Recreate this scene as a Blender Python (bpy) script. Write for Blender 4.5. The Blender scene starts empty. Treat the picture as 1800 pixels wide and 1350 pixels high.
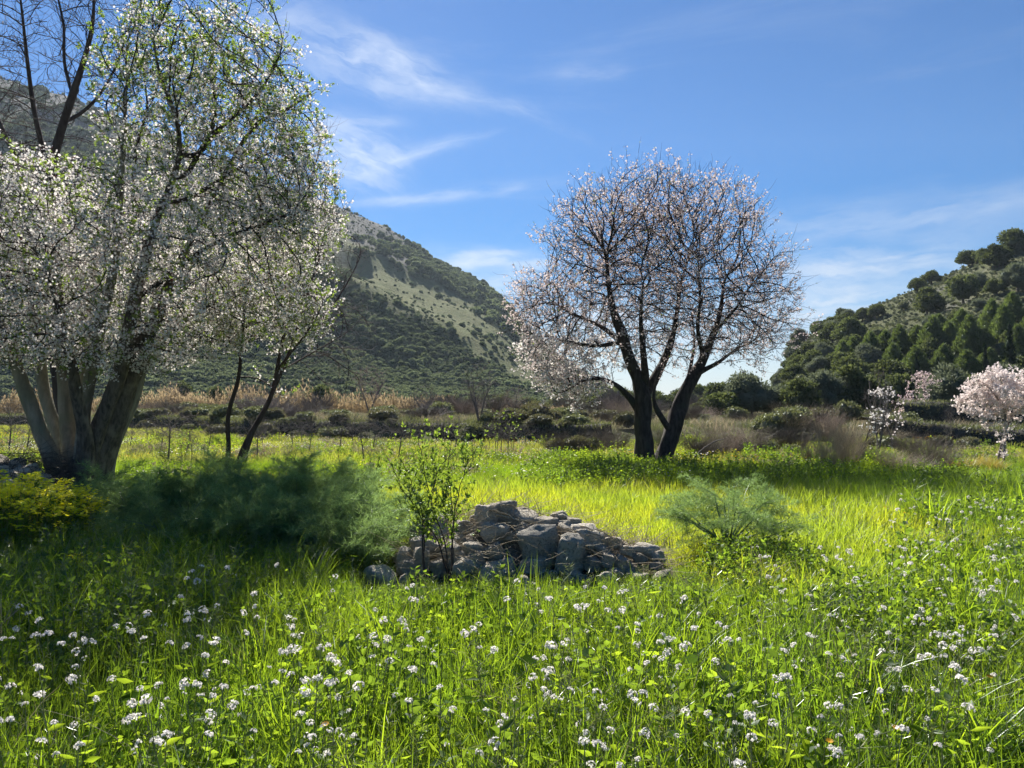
import bpy, math, random
import numpy as np
from mathutils import Vector, Matrix

random.seed(7)
rng = np.random.default_rng(11)
S = bpy.context.scene
COL = S.collection
R = math.radians

# ------------------------------------------------------------------ camera
CAM_H = 1.6
F = 1347.0                       # focal length of the photograph in its own pixels
PITCH = math.atan((715 - 675) / F)
cam_d = bpy.data.cameras.new('camera'); cam = bpy.data.objects.new('camera', cam_d); COL.objects.link(cam)
cam_d.sensor_width = 36.0; cam_d.lens = 36.0 * F / 1800.0
cam_d.clip_start = 0.05; cam_d.clip_end = 12000
cam.location = (0, 0, CAM_H); cam.rotation_euler = (math.pi / 2 + PITCH, 0, 0)
S.camera = cam

# ------------------------------------------------------------------ light
SUN_EL, SUN_AZ = 40.5, -16.0     # azimuth from +Y, positive towards +X
EXPOSURE = 1.22
S.view_settings.view_transform = 'Standard'; S.view_settings.look = 'None'
S.view_settings.gamma = 1.0; S.view_settings.exposure = EXPOSURE
try: S.view_settings.use_curve_mapping = False
except Exception: pass
sd = Vector((math.sin(R(SUN_AZ)) * math.cos(R(SUN_EL)), math.cos(R(SUN_AZ)) * math.cos(R(SUN_EL)), math.sin(R(SUN_EL))))
sun_d = bpy.data.lights.new('sun', 'SUN'); sun = bpy.data.objects.new('sun', sun_d); COL.objects.link(sun)
sun_d.energy = 5.0; sun_d.angle = R(0.53); sun_d.color = (1.0, 0.955, 0.88)
sun.rotation_euler = (-sd).to_track_quat('-Z', 'Y').to_euler()

W = bpy.data.worlds.new('World'); S.world = W; W.use_nodes = True
nt = W.node_tree; nt.nodes.clear()
class NT:
    """tiny helper to write node maths as expressions"""
    def __init__(s, t): s.t = t
    def n(s, typ, **kw):
        nd = s.t.nodes.new(typ)
        for k, v in kw.items(): setattr(nd, k, v)
        return nd
    def lk(s, a, b): s.t.links.new(a, b)
    def put(s, sock, v):
        if isinstance(v, (int, float)): sock.default_value = v
        elif isinstance(v, (tuple, list)): sock.default_value = tuple(v) if len(v) == len(sock.default_value) else tuple(v) + (1,)
        else: s.lk(v, sock)
    def m(s, op, a, b=None, c=None, clamp=False):
        nd = s.n('ShaderNodeMath', operation=op); nd.use_clamp = clamp
        for i, v in enumerate((a, b, c)):
            if v is not None: s.put(nd.inputs[i], v)
        return nd.outputs[0]
    def noise(s, vec, scale, detail=3, rough=0.5, dist=0.0, out='Fac'):
        nd = s.n('ShaderNodeTexNoise'); s.lk(vec, nd.inputs['Vector'])
        nd.inputs['Scale'].default_value = scale; nd.inputs['Detail'].default_value = detail
        nd.inputs['Roughness'].default_value = rough; nd.inputs['Distortion'].default_value = dist
        return nd.outputs[out]
    def ss(s, v, lo, hi, a=0.0, b=1.0):
        nd = s.n('ShaderNodeMapRange'); nd.interpolation_type = 'SMOOTHSTEP'
        s.put(nd.inputs[0], v)
        for i, x in enumerate((lo, hi, a, b)): nd.inputs[i + 1].default_value = x
        return nd.outputs[0]
    def mix(s, f, a, b, mode='MIX'):
        nd = s.n('ShaderNodeMix', data_type='RGBA', blend_type=mode)
        s.put(nd.inputs[0], f); s.put(nd.inputs[6], a); s.put(nd.inputs[7], b)
        return nd.outputs[2]
    def xyz(s, x, y, z=0.0):
        nd = s.n('ShaderNodeCombineXYZ')
        for i, v in enumerate((x, y, z)): s.put(nd.inputs[i], v)
        return nd.outputs[0]
    def ramp(s, f, stops):
        nd = s.n('ShaderNodeValToRGB'); s.put(nd.inputs[0], f)
        e = nd.color_ramp.elements
        while len(e) < len(stops): e.new(0.5)
        for k, (p, c) in enumerate(stops): e[k].position = p; e[k].color = tuple(c) + (1,)
        return nd.outputs[0]

def ray(px, py):
    x, y, z = px - 900.0, F, 675.0 - py
    return x, y * math.cos(PITCH) - z * math.sin(PITCH), y * math.sin(PITCH) + z * math.cos(PITCH)
def azel(px, py):
    x, y, z = ray(px, py)
    return math.atan2(x, y), math.atan2(z, math.hypot(x, y))

w = NT(nt)
sky = w.n('ShaderNodeTexSky', sky_type='NISHITA'); sky.sun_disc = False
sky.sun_elevation = R(SUN_EL); sky.sun_rotation = R(SUN_AZ)
sky.altitude = 0; sky.air_density = 1.0; sky.dust_density = 0.1; sky.ozone_density = 5.0
tc = w.n('ShaderNodeTexCoord'); sep = w.n('ShaderNodeSeparateXYZ'); w.lk(tc.outputs['Generated'], sep.inputs[0])
X, Y, Z = sep.outputs
az = w.m('ARCTAN2', X, Y); el = w.m('ARCSINE', Z)
def cloud(x0, y0, x1, y1, wd, amp, curve=0.0, taper=0.0):
    """one cirrus streak lying along a great line of the sky, soft across, uneven along"""
    a0, e0 = azel(x0, y0); a1, e1 = azel(x1, y1)
    L = math.hypot(a1 - a0, e1 - e0); c, s_ = (a1 - a0) / L, (e1 - e0) / L
    da = w.m('SUBTRACT', az, (a0 + a1) / 2); de = w.m('SUBTRACT', el, (e0 + e1) / 2)
    u = w.m('ADD', w.m('MULTIPLY', da, c), w.m('MULTIPLY', de, s_))
    v = w.m('SUBTRACT', w.m('MULTIPLY', de, c), w.m('MULTIPLY', da, s_))
    un = w.m('DIVIDE', u, L / 2)
    v = w.m('ADD', v, w.m('MULTIPLY', w.m('MULTIPLY', un, un), curve * L))
    warp = w.noise(w.xyz(w.m('MULTIPLY', u, 10), w.m('MULTIPLY', v, 22), x0 * .01), 1.0, 4, .6)
    v2 = w.m('ADD', v, w.m('MULTIPLY', w.m('SUBTRACT', warp, .5), wd / F * 2.2))
    wid = w.m('MAXIMUM', w.m('MULTIPLY', w.m('ADD', 1.0, w.m('MULTIPLY', un, taper)), wd / F), .003)
    vn = w.m('DIVIDE', v2, wid)
    g = w.m('EXPONENT', w.m('MULTIPLY', w.m('ADD', w.m('MULTIPLY', vn, vn), w.m('POWER', w.m('ABSOLUTE', un), 3.0)), -1.0))
    st = w.noise(w.xyz(w.m('MULTIPLY', u, 14), w.m('MULTIPLY', v2, 60), y0 * .013), 1.0, 4, .5)
    return w.m('MULTIPLY', w.m('MULTIPLY', g, w.ss(st, .22, .75)), amp)
CL = [(520, 60, 800, 160, 34, .75, 0.0, -.3), (700, 130, 1010, 212, 16, .38, 0.06, -.5), (560, 205, 700, 216, 10, .5),
      (540, 235, 700, 300, 40, .95, 0.03, 0), (650, 290, 850, 238, 12, .55, 0.0, -.4), (600, 360, 960, 322, 9, .55, 0, .2),
      (980, 130, 1100, 122, 13, .35), (760, 452, 980, 462, 17, 1.0), (800, 495, 1000, 500, 22, .75), (1370, 470, 1720, 452, 34, .75),
      (1360, 535, 1600, 520, 42, .8), (1420, 410, 1900, 330, 22, .45, 0, .2), (1300, 400, 1560, 372, 22, .3), (900, 560, 1420, 570, 40, .8),
      (400, 60, 560, 25, 18, .4)]
tot = None
for c in CL:
    g = cloud(*c); tot = g if tot is None else w.m('ADD', tot, g)
# thin veils anywhere in the sky, thicker low down
vv = w.noise(w.xyz(w.m('MULTIPLY', az, 2.2), w.m('MULTIPLY', el, 11.0), 3.3), 1.0, 6, .6, .6)
veil = w.m('MULTIPLY', w.ss(vv, .52, .85), w.ss(el, .1, .9, .22, .12))
low = w.m('MULTIPLY', w.ss(el, .02, .26, .30, 0.0), w.ss(vv, .25, .65, .5, 1.0))
low = w.m('MAXIMUM', low, w.ss(el, .0, .16, .8, 0.0)); tot = w.m('ADD', tot, w.m('ADD', veil, low)); tot = w.m('MINIMUM', tot, .93)
glow = w.m('POWER', w.m('MAXIMUM', w.m('ADD', w.m('ADD', w.m('MULTIPLY', X, sd.x), w.m('MULTIPLY', Y, sd.y)), w.m('MULTIPLY', Z, sd.z)), 0.0), 6.0)
cb = w.m('ADD', 7.0, w.m('MULTIPLY', glow, 1.0))
cc = w.n('ShaderNodeCombineColor')
w.lk(w.m('MULTIPLY', cb, .90), cc.inputs[0]); w.lk(w.m('MULTIPLY', cb, .97), cc.inputs[1]); w.lk(w.m('MULTIPLY', cb, 1.07), cc.inputs[2])
hs = w.n('ShaderNodeHueSaturation'); hs.inputs['Saturation'].default_value = 1.47; hs.inputs['Value'].default_value = .80; hs.inputs['Hue'].default_value = .506; w.lk(sky.outputs[0], hs.inputs['Color'])
skyc = w.mix(w.m('MULTIPLY', tot, .85), hs.outputs[0], cc.outputs[0])
bg = w.n('ShaderNodeBackground'); bg.inputs['Strength'].default_value = 0.051; w.lk(skyc, bg.inputs['Color'])
wo = w.n('ShaderNodeOutputWorld'); w.lk(bg.outputs[0], wo.inputs['Surface'])

# ------------------------------------------------------------------ noise and terrain
def _h(ix, iy, k):
    n = (ix.astype(np.int64) * 374761393 + iy.astype(np.int64) * 668265263 + k * 974711) & 0x7fffffff
    n = ((n ^ (n >> 13)) * 1274126177) & 0x7fffffff
    return ((n ^ (n >> 16)) & 0xffff) / 65535.0
def vnoise(x, y, k=0):
    x = np.asarray(x, float); y = np.asarray(y, float)
    ix = np.floor(x); iy = np.floor(y); fx = x - ix; fy = y - iy
    fx = fx * fx * (3 - 2 * fx); fy = fy * fy * (3 - 2 * fy)
    a = _h(ix, iy, k); b = _h(ix + 1, iy, k); c = _h(ix, iy + 1, k); d = _h(ix + 1, iy + 1, k)
    return a + (b - a) * fx + (c - a) * fy + (a - b - c + d) * fx * fy
def fbm(x, y, k=0, o=4):
    s = 0; a = .5; t = 0
    for i in range(o):
        s = s + a * vnoise(x * 2 ** i + 17.3 * i, y * 2 ** i - 9.1 * i, k + i); t += a; a *= .5
    return s / t
def sst(t): t = np.clip(t, 0, 1); return t * t * (3 - 2 * t)

def prof(pts):
    us, ss = [], []
    for px, py in pts:
        x, y, z = ray(px, py); us.append(x / y); ss.append(z / y)
    return np.array(us), np.array(ss)
RL = prof([(-700, 60), (-300, 80), (0, 132), (120, 168), (200, 205), (300, 248), (400, 285), (500, 325), (560, 348), (610, 368), (680, 398), (712, 420),
           (760, 452), (830, 486), (870, 514), (905, 556), (950, 606), (1000, 645), (1060, 682), (1110, 700), (1180, 714)])
RR = prof([(1200, 714), (1290, 706), (1340, 690), (1375, 655), (1395, 600), (1431, 577), (1470, 562), (1535, 530), (1585, 511), (1643, 484), (1680, 470), (1739, 434),
           (1800, 412), (1900, 370), (2100, 320), (2500, 250)])
WX = np.array([-90, -60, -43, -20, -13.6, -5.6, 1, 4, 9, 15, 20, 40, 90.]); WY = np.array([100, 80, 68, 48, 39, 37, 32.5, 31, 31, 30, 29.5, 31, 40.])
WW = np.array([.4, .4, .4, .4, .4, .4, .4, 1.5, 9, 4, .8, .6, .6])
WH = np.array([.8, .8, .8, .8, .8, .8, .8, .7, .7, .7, .7, .7, .7])
def hills(x, y):
    ys = np.maximum(y, 1.0); u = x / ys
    n = fbm(x / 60, y / 60, 5, 5) - .5
    sL = np.interp(u, *RL); sR = np.interp(u, *RR)
    Y0, Y1 = 140.0, 460.0
    t = (y - Y0) / (Y1 - Y0)
    f = np.where(t < 1, np.clip(t, 0, 1) ** 1.12, np.clip(1 - (t - 1) * .8, 0, 1))
    bump = np.clip(t * 5, 0, 1) * np.clip(np.abs(1 - t) * 5, 0.1, 1)
    hl = sL * Y1 * f + n * 26 * bump * np.clip(sL * 4, 0, 1)
    Y0, Y1 = 62.0, 165.0
    t = (y - Y0) / (Y1 - Y0)
    f = np.where(t < 1, np.clip(t, 0, 1) ** 1.1, np.clip(1 - (t - 1) * .7, 0, 1))
    n2 = fbm(x / 22, y / 22, 15, 4) - .5
    hr = sR * Y1 * f + n2 * 7 * np.clip(t * 4, 0, 1) * np.clip(np.abs(1 - t) * 5, .1, 1) * np.clip(sR * 4, 0, 1)
    far = 13 * sst((y - 650) / 250) * sst((2200 - y) / 400) * (.5 + .9 * fbm(x / 150, 0 * x, 3, 3))
    return np.where(y > 30, np.maximum(hl, 0), 0), np.where(y > 30, np.maximum(hr, 0), 0), np.where(y > 30, far, 0)
def H(x, y):
    x = np.asarray(x, float); y = np.asarray(y, float)
    base = .10 * (fbm(x / 5, y / 5, 1, 3) - .5) * sst((np.hypot(x, y)) / 4)
    base = base + .35 * (fbm(x / 30, y / 30, 2, 2) - .5) * sst((np.hypot(x, y) - 12) / 30)
    wy = np.interp(x, WX, WY)
    base = base + np.interp(x, WX, WH) * sst((y - wy) / np.interp(x, WX, WW) + .5)
    base = base + .16 * sst((x - 3.0) / 3) * sst((y - 5) / 4) * sst((16 - y) / 6)    # low swell under the weeds on the right
    a, b, c = hills(x, y)
    return base + a + b + c
def gz(x, y): return float(H(np.array([x]), np.array([y]))[0])
def at(px, py, Yd):
    x, y, z = ray(px, py); t = Yd / y
    return Vector((x * t, Yd, CAM_H + z * t))
def hit(px, py, y0=2.0, y1=700.0):
    """where the line of sight meets the terrain"""
    x, y, z = ray(px, py); ys = np.geomspace(y0, y1, 1500)
    zz = CAM_H + z / y * ys; g = H(x / y * ys, ys)
    k = np.nonzero(g >= zz)[0]
    if len(k) == 0: return None
    Yd = ys[k[0]]; return Vector((x / y * Yd, Yd, g[k[0]]))
def proj(x, y, z):
    c, s = math.cos(PITCH), math.sin(PITCH); dz = z - CAM_H
    yy = y * c + dz * s; zz = -y * s + dz * c
    return 900 + F * x / yy, 675 - F * zz / yy

# ------------------------------------------------------------------ mesh helpers
def mesh(name, V, Fc, mats=(), smooth=False, mi=None, attrs=None):
    """V (n,3); Fc an int array (m,k) or list of such arrays"""
    me = bpy.data.meshes.new(name)
    V = np.asarray(V, np.float32)
    Fs = [np.asarray(f, np.int32) for f in (Fc if isinstance(Fc, list) else [Fc]) if len(f)]
    me.vertices.add(len(V)); me.vertices.foreach_set('co', V.ravel())
    nl = sum(f.size for f in Fs); nf = sum(len(f) for f in Fs)
    if nf:
        me.loops.add(nl); me.polygons.add(nf)
        me.loops.foreach_set('vertex_index', np.concatenate([f.ravel() for f in Fs]))
        tot = np.concatenate([np.full(len(f), f.shape[1], np.int32) for f in Fs])
        st = np.zeros(nf, np.int32); st[1:] = np.cumsum(tot)[:-1]
        me.polygons.foreach_set('loop_start', st)
        me.polygons.foreach_set('loop_total', tot)
        if smooth: me.polygons.foreach_set('use_smooth', np.ones(nf, bool))
        if mi is not None: me.polygons.foreach_set('material_index', np.asarray(mi, np.int32))
    for m_ in mats: me.materials.append(m_)
    for k, (typ, dom, arr) in (attrs or {}).items():
        a = me.attributes.new(k, typ, dom)
        a.data.foreach_set('value' if typ in ('FLOAT', 'INT') else ('color' if 'COLOR' in typ else 'vector'), np.asarray(arr).ravel())
    me.update(calc_edges=True)
    return me
def obj(name, me, parent=None, loc=(0, 0, 0), **props):
    o = bpy.data.objects.new(name, me); COL.objects.link(o); o.location = loc
    if parent is not None: o.parent = parent
    for k, v in props.items(): o[k] = v
    return o
def thing(name, label, cat, loc=(0, 0, 0), rz=0.0, group=None, me=None, sc=1.0):
    o = bpy.data.objects.new(name, me); COL.objects.link(o)
    o.location = loc; o.rotation_euler = (0, 0, rz); o.scale = (sc,) * 3 if not isinstance(sc, tuple) else sc
    o['label'] = label; o['category'] = cat
    if group: o['group'] = group
    return o
def copy_thing(src, label, loc, rz=0, sc=1.0, group=None):
    c = src.copy(); COL.objects.link(c); c.location = loc; c.rotation_euler = (0, 0, rz)
    c.scale = (sc,) * 3 if not isinstance(sc, tuple) else sc
    c['label'] = label
    if group: c['group'] = group
    for ch in src.children:
        d = ch.copy(); COL.objects.link(d); d.parent = c
        for g in ch.children:
            e = g.copy(); COL.objects.link(e); e.parent = d
    return c
class Acc:
    def __init__(s): s.V = []; s.Q = {}; s.n = 0
    def add(s, V, Fc, m=0):
        V = np.asarray(V, float).reshape(-1, 3)
        for f in (Fc if isinstance(Fc, list) else [Fc]):
            if len(f): s.Q.setdefault((f.shape[1], m), []).append(np.asarray(f) + s.n)
        s.V.append(V); s.n += len(V); return s
    def mesh(s, name, mats, smooth=False):
        ks = sorted(s.Q); Fs = [np.concatenate(s.Q[k]) for k in ks]
        mi = np.concatenate([np.full(len(f), k[1]) for f, k in zip(Fs, ks)]) if Fs else []
        return mesh(name, np.concatenate(s.V) if s.V else np.zeros((0, 3)), Fs, mats, smooth, mi)
def nrm(v): return v / np.maximum(np.linalg.norm(v, axis=-1, keepdims=True), 1e-9)
def tubes(P, Rad, sides=4, cap=False):
    """P (N,K,3) polylines, Rad (N,K): swept prisms"""
    P = np.asarray(P, float); Rad = np.asarray(Rad, float)
    N, K, _ = P.shape
    T = np.gradient(P, axis=1); T = nrm(T)
    mean = nrm(P[:, -1] - P[:, 0] + 1e-6)
    ref = np.eye(3)[np.argmin(np.abs(mean), axis=1)][:, None, :]
    A = nrm(np.cross(T, np.broadcast_to(ref, T.shape))); B = np.cross(T, A)
    an = np.arange(sides) * 2 * np.pi / sides
    V = P[:, :, None, :] + Rad[:, :, None, None] * (np.cos(an)[:, None] * A[:, :, None, :] + np.sin(an)[:, None] * B[:, :, None, :])
    idx = np.arange(N * K * sides).reshape(N, K, sides); nx = np.roll(idx, -1, axis=2)
    Fq = np.stack([idx[:, :-1], nx[:, :-1], nx[:, 1:], idx[:, 1:]], -1).reshape(-1, 4)
    return V.reshape(-1, 3), Fq
def rough_tube(P, rad, sides=14, k=0, amp=.12, fl=6.0, rings=None, flare=0.0):
    """thick limb with ridged bark in the shape itself"""
    P = np.asarray(P, float); rad = np.asarray(rad, float)
    d = np.r_[0, np.cumsum(np.linalg.norm(np.diff(P, axis=0), axis=1))]
    n = rings or max(8, int(d[-1] / .07)); t = np.linspace(0, d[-1], n)
    # smooth interpolation
    Q = np.stack([np.interp(t, d, P[:, i]) for i in range(3)], 1)
    rr = np.interp(t, d, rad)
    for _ in range(3): Q[1:-1] = .5 * Q[1:-1] + .25 * (Q[:-2] + Q[2:])
    V, Fq = tubes(Q[None], rr[None], sides)
    V = V.reshape(n, sides, 3); C = Q[:, None, :]
    an = np.arange(sides) * 2 * np.pi / sides
    A_, T_ = np.meshgrid(an, t)
    nz = fbm(np.cos(A_) * fl * .5 + 7, np.sin(A_) * fl * .5 + T_ * 1.3 + k * 5, k, 3) - .5
    nz2 = fbm(np.cos(A_) * 1.1 + 3, np.sin(A_) * 1.1 + T_ * 2.2, k + 9, 2) - .5
    ridg = 1 + amp * (2.2 * nz + 2.0 * nz2)
    if flare: ridg = ridg * (1 + flare * np.exp(-T_ / .25) * (1 + .5 * np.sin(A_ * 3 + k)))
    return (C + (V - C) * ridg[..., None]).reshape(-1, 3), Fq
def rand_dirs(n): return nrm(rng.normal(size=(n, 3)))
def frames(D, roll=None):
    """orthonormal frames with D as the first axis"""
    r = rand_dirs(len(D)) if roll is None else roll
    A = nrm(np.cross(D, r)); return A, np.cross(D, A)

# ------------------------------------------------------------------ materials
def mat(name):
    m_ = bpy.data.materials.new(name); m_.use_nodes = True; t = NT(m_.node_tree); t.t.nodes.clear()
    o = t.n('ShaderNodeOutputMaterial'); return m_, t, o
def coords(t, kind='Object'):
    return t.n('ShaderNodeTexCoord').outputs[kind]
def pos(t): return t.n('ShaderNodeNewGeometry').outputs['Position']
def leafmat(name, dif, tra, tf=.5, var=.35, gloss=.08, rough=.45, hue2=None, patch=None, isl=True, tsat=1.0):
    """thin leaf: reflects dif, lets tra through; every leaf and every plant a little different"""
    m_, t, o = mat(name)
    g = t.n('ShaderNodeNewGeometry'); oi = t.n('ShaderNodeObjectInfo')
    ri = g.outputs['Random Per Island'] if isl else oi.outputs['Random']
    ro = oi.outputs['Random']
    f = t.m('ADD', t.m('MULTIPLY', ri, .6), t.m('MULTIPLY', ro, .4))
    br = t.m('ADD', 1 - var, t.m('MULTIPLY', f, 2 * var))
    d2 = hue2 or tuple(c * .8 for c in dif)
    cd = t.mix(ri, dif, d2); ct = t.mix(ri, tra, tuple(tra[i] * (d2[i] / max(dif[i], 1e-4)) ** .6 for i in range(3)))
    if patch:
        n = t.noise(g.outputs['Position'], patch[0], 3); k = t.ss(n, .42, .62)
        cd = t.mix(t.m('MULTIPLY', k, patch[3] if len(patch) > 3 else .8), cd, patch[1]); ct = t.mix(t.m('MULTIPLY', k, patch[3] if len(patch) > 3 else .8), ct, patch[2])
    vm = t.n('ShaderNodeVectorMath', operation='SCALE'); t.lk(cd, vm.inputs[0]); t.lk(br, vm.inputs['Scale'])
    vt = t.n('ShaderNodeVectorMath', operation='SCALE'); t.lk(ct, vt.inputs[0]); t.lk(br, vt.inputs['Scale'])
    D = t.n('ShaderNodeBsdfDiffuse'); T = t.n('ShaderNodeBsdfTranslucent')
    t.lk(vm.outputs[0], D.inputs[0]); t.lk(vt.outputs[0], T.inputs[0])
    mx = t.n('ShaderNodeMixShader'); mx.inputs[0].default_value = tf; t.lk(D.outputs[0], mx.inputs[1]); t.lk(T.outputs[0], mx.inputs[2])
    if gloss > 0:
        G = t.n('ShaderNodeBsdfGlossy'); G.inputs['Roughness'].default_value = rough; G.inputs[0].default_value = (.8, .85, .8, 1)
        m2 = t.n('ShaderNodeMixShader'); m2.inputs[0].default_value = gloss; t.lk(mx.outputs[0], m2.inputs[1]); t.lk(G.outputs[0], m2.inputs[2]); mx = m2
    t.lk(mx.outputs[0], o.inputs[0]); return m_
def barkmat(name, a, b, c=None, scale=9.0, bump=.5, zs=.25):
    m_, t, o = mat(name)
    mp = t.n('ShaderNodeMapping'); mp.inputs['Scale'].default_value = (1, 1, zs); t.lk(coords(t), mp.inputs[0])
    n = t.noise(mp.outputs[0], scale, 6, .65, .4); n2 = t.noise(coords(t), scale * .22, 3)
    col = t.mix(t.ss(n, .3, .7), a, b)
    if c: col = t.mix(t.m('MULTIPLY', t.ss(n2, .5, .68), .7), col, c)
    B = t.n('ShaderNodeBsdfPrincipled'); t.lk(col, B.inputs['Base Color']); B.inputs['Roughness'].default_value = .9
    B.inputs['Specular IOR Level'].default_value = .25
    bp = t.n('ShaderNodeBump'); bp.inputs['Strength'].default_value = bump; bp.inputs['Distance'].default_value = .02; t.lk(n, bp.inputs['Height'])
    t.lk(bp.outputs[0], B.inputs['Normal']); t.lk(B.outputs[0], o.inputs[0]); return m_

M = {}
M['bark_dark'] = barkmat('dark_almond_bark', (.022, .017, .015), (.075, .06, .05), (.05, .05, .035), 14, .9)
M['bark_pale'] = barkmat('pale_smooth_bark', (.18, .165, .12), (.32, .29, .22), (.20, .20, .13), 7, .35)
M['bark_old'] = barkmat('old_rough_bark', (.055, .046, .038), (.18, .15, .115), (.25, .21, .15), 16, .9)
M['twig'] = barkmat('twig_bark', (.045, .03, .026), (.10, .072, .062), None, 5, .1)
M['twig_grey'] = barkmat('grey_twig_bark', (.12, .10, .09), (.22, .19, .17), None, 5, .1)
M['twig_red'] = barkmat('reddish_twig_bark', (.20, .15, .12), (.30, .23, .18), None, 5, .1)
M['petal'] = leafmat('white_petal', (.82, .79, .74), (.84, .80, .72), .55, .10, .04, .5, (.80, .74, .77))
M['petal_pink'] = leafmat('pink_white_petal', (.68, .57, .55), (.70, .56, .53), .5, .12, .04, .5, (.84, .79, .74))
M['petal_pink2'] = leafmat('pale_pink_petal', (.80, .66, .63), (.78, .60, .56), .5, .12, .04, .5, (.74, .64, .64))
M['petal_pale'] = leafmat('pale_blush_petal', (.84, .75, .72), (.84, .73, .69), .52, .12, .03, .5, (.86, .80, .77))
M['calyx'] = leafmat('blossom_calyx', (.22, .07, .06), (.25, .06, .05), .3, .2, .03)
M['leaf_young'] = leafmat('young_leaf', (.075, .13, .025), (.30, .44, .04), .55, .35, .10, .4, (.10, .15, .03))
M['leaf_dark'] = leafmat('weed_leaf', (.05, .10, .02), (.24, .38, .03), .5, .45, .03, .5, (.075, .13, .02))
M['leaf_mid'] = leafmat('broad_weed_leaf', (.06, .12, .02), (.36, .52, .03), .56, .4, .0, .5, (.09, .15, .02))
M['grass_lime'] = leafmat('fresh_field_grass', (.09, .135, .02), (.50, .60, .03), .62, .25, .05, .45, (.13, .15, .025),
                          (.45, (.07, .125, .02), (.34, .52, .03), .6))
M['grass_field'] = leafmat('field_grass', (.10, .13, .035), (.40, .46, .05), .56, .4, .03, .5, (.13, .14, .05),
                           (.30, (.13, .13, .06), (.32, .32, .09), .8))
M['grass_deep'] = leafmat('meadow_grass', (.06, .115, .018), (.32, .48, .02), .58, .45, .04, .5, (.08, .13, .02),
                          (.9, (.055, .10, .02), (.22, .38, .02), .7))
M['grass_long'] = leafmat('long_grass_blade', (.05, .11, .02), (.36, .56, .02), .56, .4, .05, .42, (.09, .14, .03))
M['straw'] = leafmat('dry_stalk', (.48, .41, .29), (.40, .33, .20), .35, .3, .03, .5, (.32, .26, .18))
M['straw_grey'] = leafmat('dead_scrub_twig', (.24, .20, .16), (.20, .16, .12), .25, .35, .03, .5, (.09, .07, .055))
M['reed'] = leafmat('dry_reed', (.44, .34, .20), (.50, .37, .20), .42, .3, .03, .5, (.34, .27, .17))
M['pod'] = leafmat('seed_pod', (.13, .17, .07), (.22, .28, .08), .35, .35, .12, .35, (.20, .19, .10))
M['fennel'] = leafmat('fennel_thread', (.12, .19, .045), (.34, .48, .11), .48, .4, .03, .4, (.12, .21, .09))
M['fennel_stem'] = leafmat('fennel_stem', (.12, .19, .08), (.12, .18, .06), .15, .2, .12, .35)
M['yellow'] = leafmat('yellow_petal', (.92, .87, .04), (.98, .92, .03), .5, .12, .03, .5, (.85, .76, .04))
M['orange'] = leafmat('orange_petal', (.88, .44, .02), (.85, .40, .01), .4, .12, .03)
M['oak'] = leafmat('evergreen_leaf', (.060, .085, .030), (.12, .155, .04), .35, .6, .02, .6, (.085, .10, .045))
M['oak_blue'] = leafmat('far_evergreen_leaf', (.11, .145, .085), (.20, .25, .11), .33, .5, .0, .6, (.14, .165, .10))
M['olive'] = leafmat('olive_leaf', (.085, .105, .065), (.18, .21, .11), .35, .3, .03, .6, (.11, .13, .09))
M['pine'] = leafmat('pine_needles', (.075, .11, .032), (.19, .255, .055), .35, .35, .04, .5, (.075, .11, .03))
M['cypress'] = leafmat('cypress_spray', (.016, .032, .014), (.03, .05, .018), .25, .3, .03, .5)
M['scrub_green'] = leafmat('scrub_leaf', (.09, .11, .045), (.17, .20, .06), .35, .35, .05, .5, (.13, .13, .07))
M['bramble'] = leafmat('bramble_leaf', (.085, .095, .05), (.16, .18, .06), .35, .4, .06, .5, (.10, .07, .05))
M['yellow_grass'] = leafmat('yellowed_grass', (.35, .30, .06), (.50, .40, .06), .5, .3, .05, .5, (.25, .22, .08))
M['core'] = leafmat('inner_foliage', (.018, .026, .012), (.02, .03, .01), .2, .2, 0)

# ------------------------------------------------------------------ stone and soil materials
def stonemat(name, base, dark, light, scale=3.0, lich=.5):
    m_, t, o = mat(name)
    oi = t.n('ShaderNodeObjectInfo'); g = t.n('ShaderNodeNewGeometry')
    ofs = t.n('ShaderNodeVectorMath', operation='SCALE'); t.lk(oi.outputs['Location'], ofs.inputs[0]); ofs.inputs['Scale'].default_value = 3.7
    ad = t.n('ShaderNodeVectorMath', operation='ADD'); t.lk(coords(t), ad.inputs[0]); t.lk(ofs.outputs[0], ad.inputs[1]); v = ad.outputs[0]
    n1 = t.noise(v, scale, 6, .6); n2 = t.noise(v, scale * 5, 5, .7); n3 = t.noise(v, scale * 1.4 + 2, 4, .75, .8)
    col = t.mix(t.ss(n1, .3, .7), base, light)
    col = t.mix(t.m('MULTIPLY', t.ss(n3, .52, .62), lich), col, dark)
    col = t.mix(t.m('MULTIPLY', t.ss(n2, .55, .75), .35), col, dark)
    hs = t.n('ShaderNodeHueSaturation'); t.lk(col, hs.inputs['Color']); t.lk(t.m('ADD', .75, t.m('MULTIPLY', oi.outputs['Random'], .5)), hs.inputs['Value'])
    B = t.n('ShaderNodeBsdfPrincipled'); t.lk(hs.outputs[0], B.inputs['Base Color']); B.inputs['Roughness'].default_value = .92
    bp = t.n('ShaderNodeBump'); bp.inputs['Strength'].default_value = 1.0; bp.inputs['Distance'].default_value = .05
    t.lk(t.m('ADD', n2, t.m('MULTIPLY', n1, 1.5)), bp.inputs['Height']); t.lk(bp.outputs[0], B.inputs['Normal'])
    t.lk(B.outputs[0], o.inputs[0]); return m_
M['stone'] = stonemat('limestone', (.60, .53, .41), (.34, .29, .22), (.74, .66, .53), 5, .40)
M['stone_dark'] = stonemat('lichen_covered_limestone', (.50, .46, .38), (.14, .14, .12), (.62, .57, .47), 8, .7)

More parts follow.
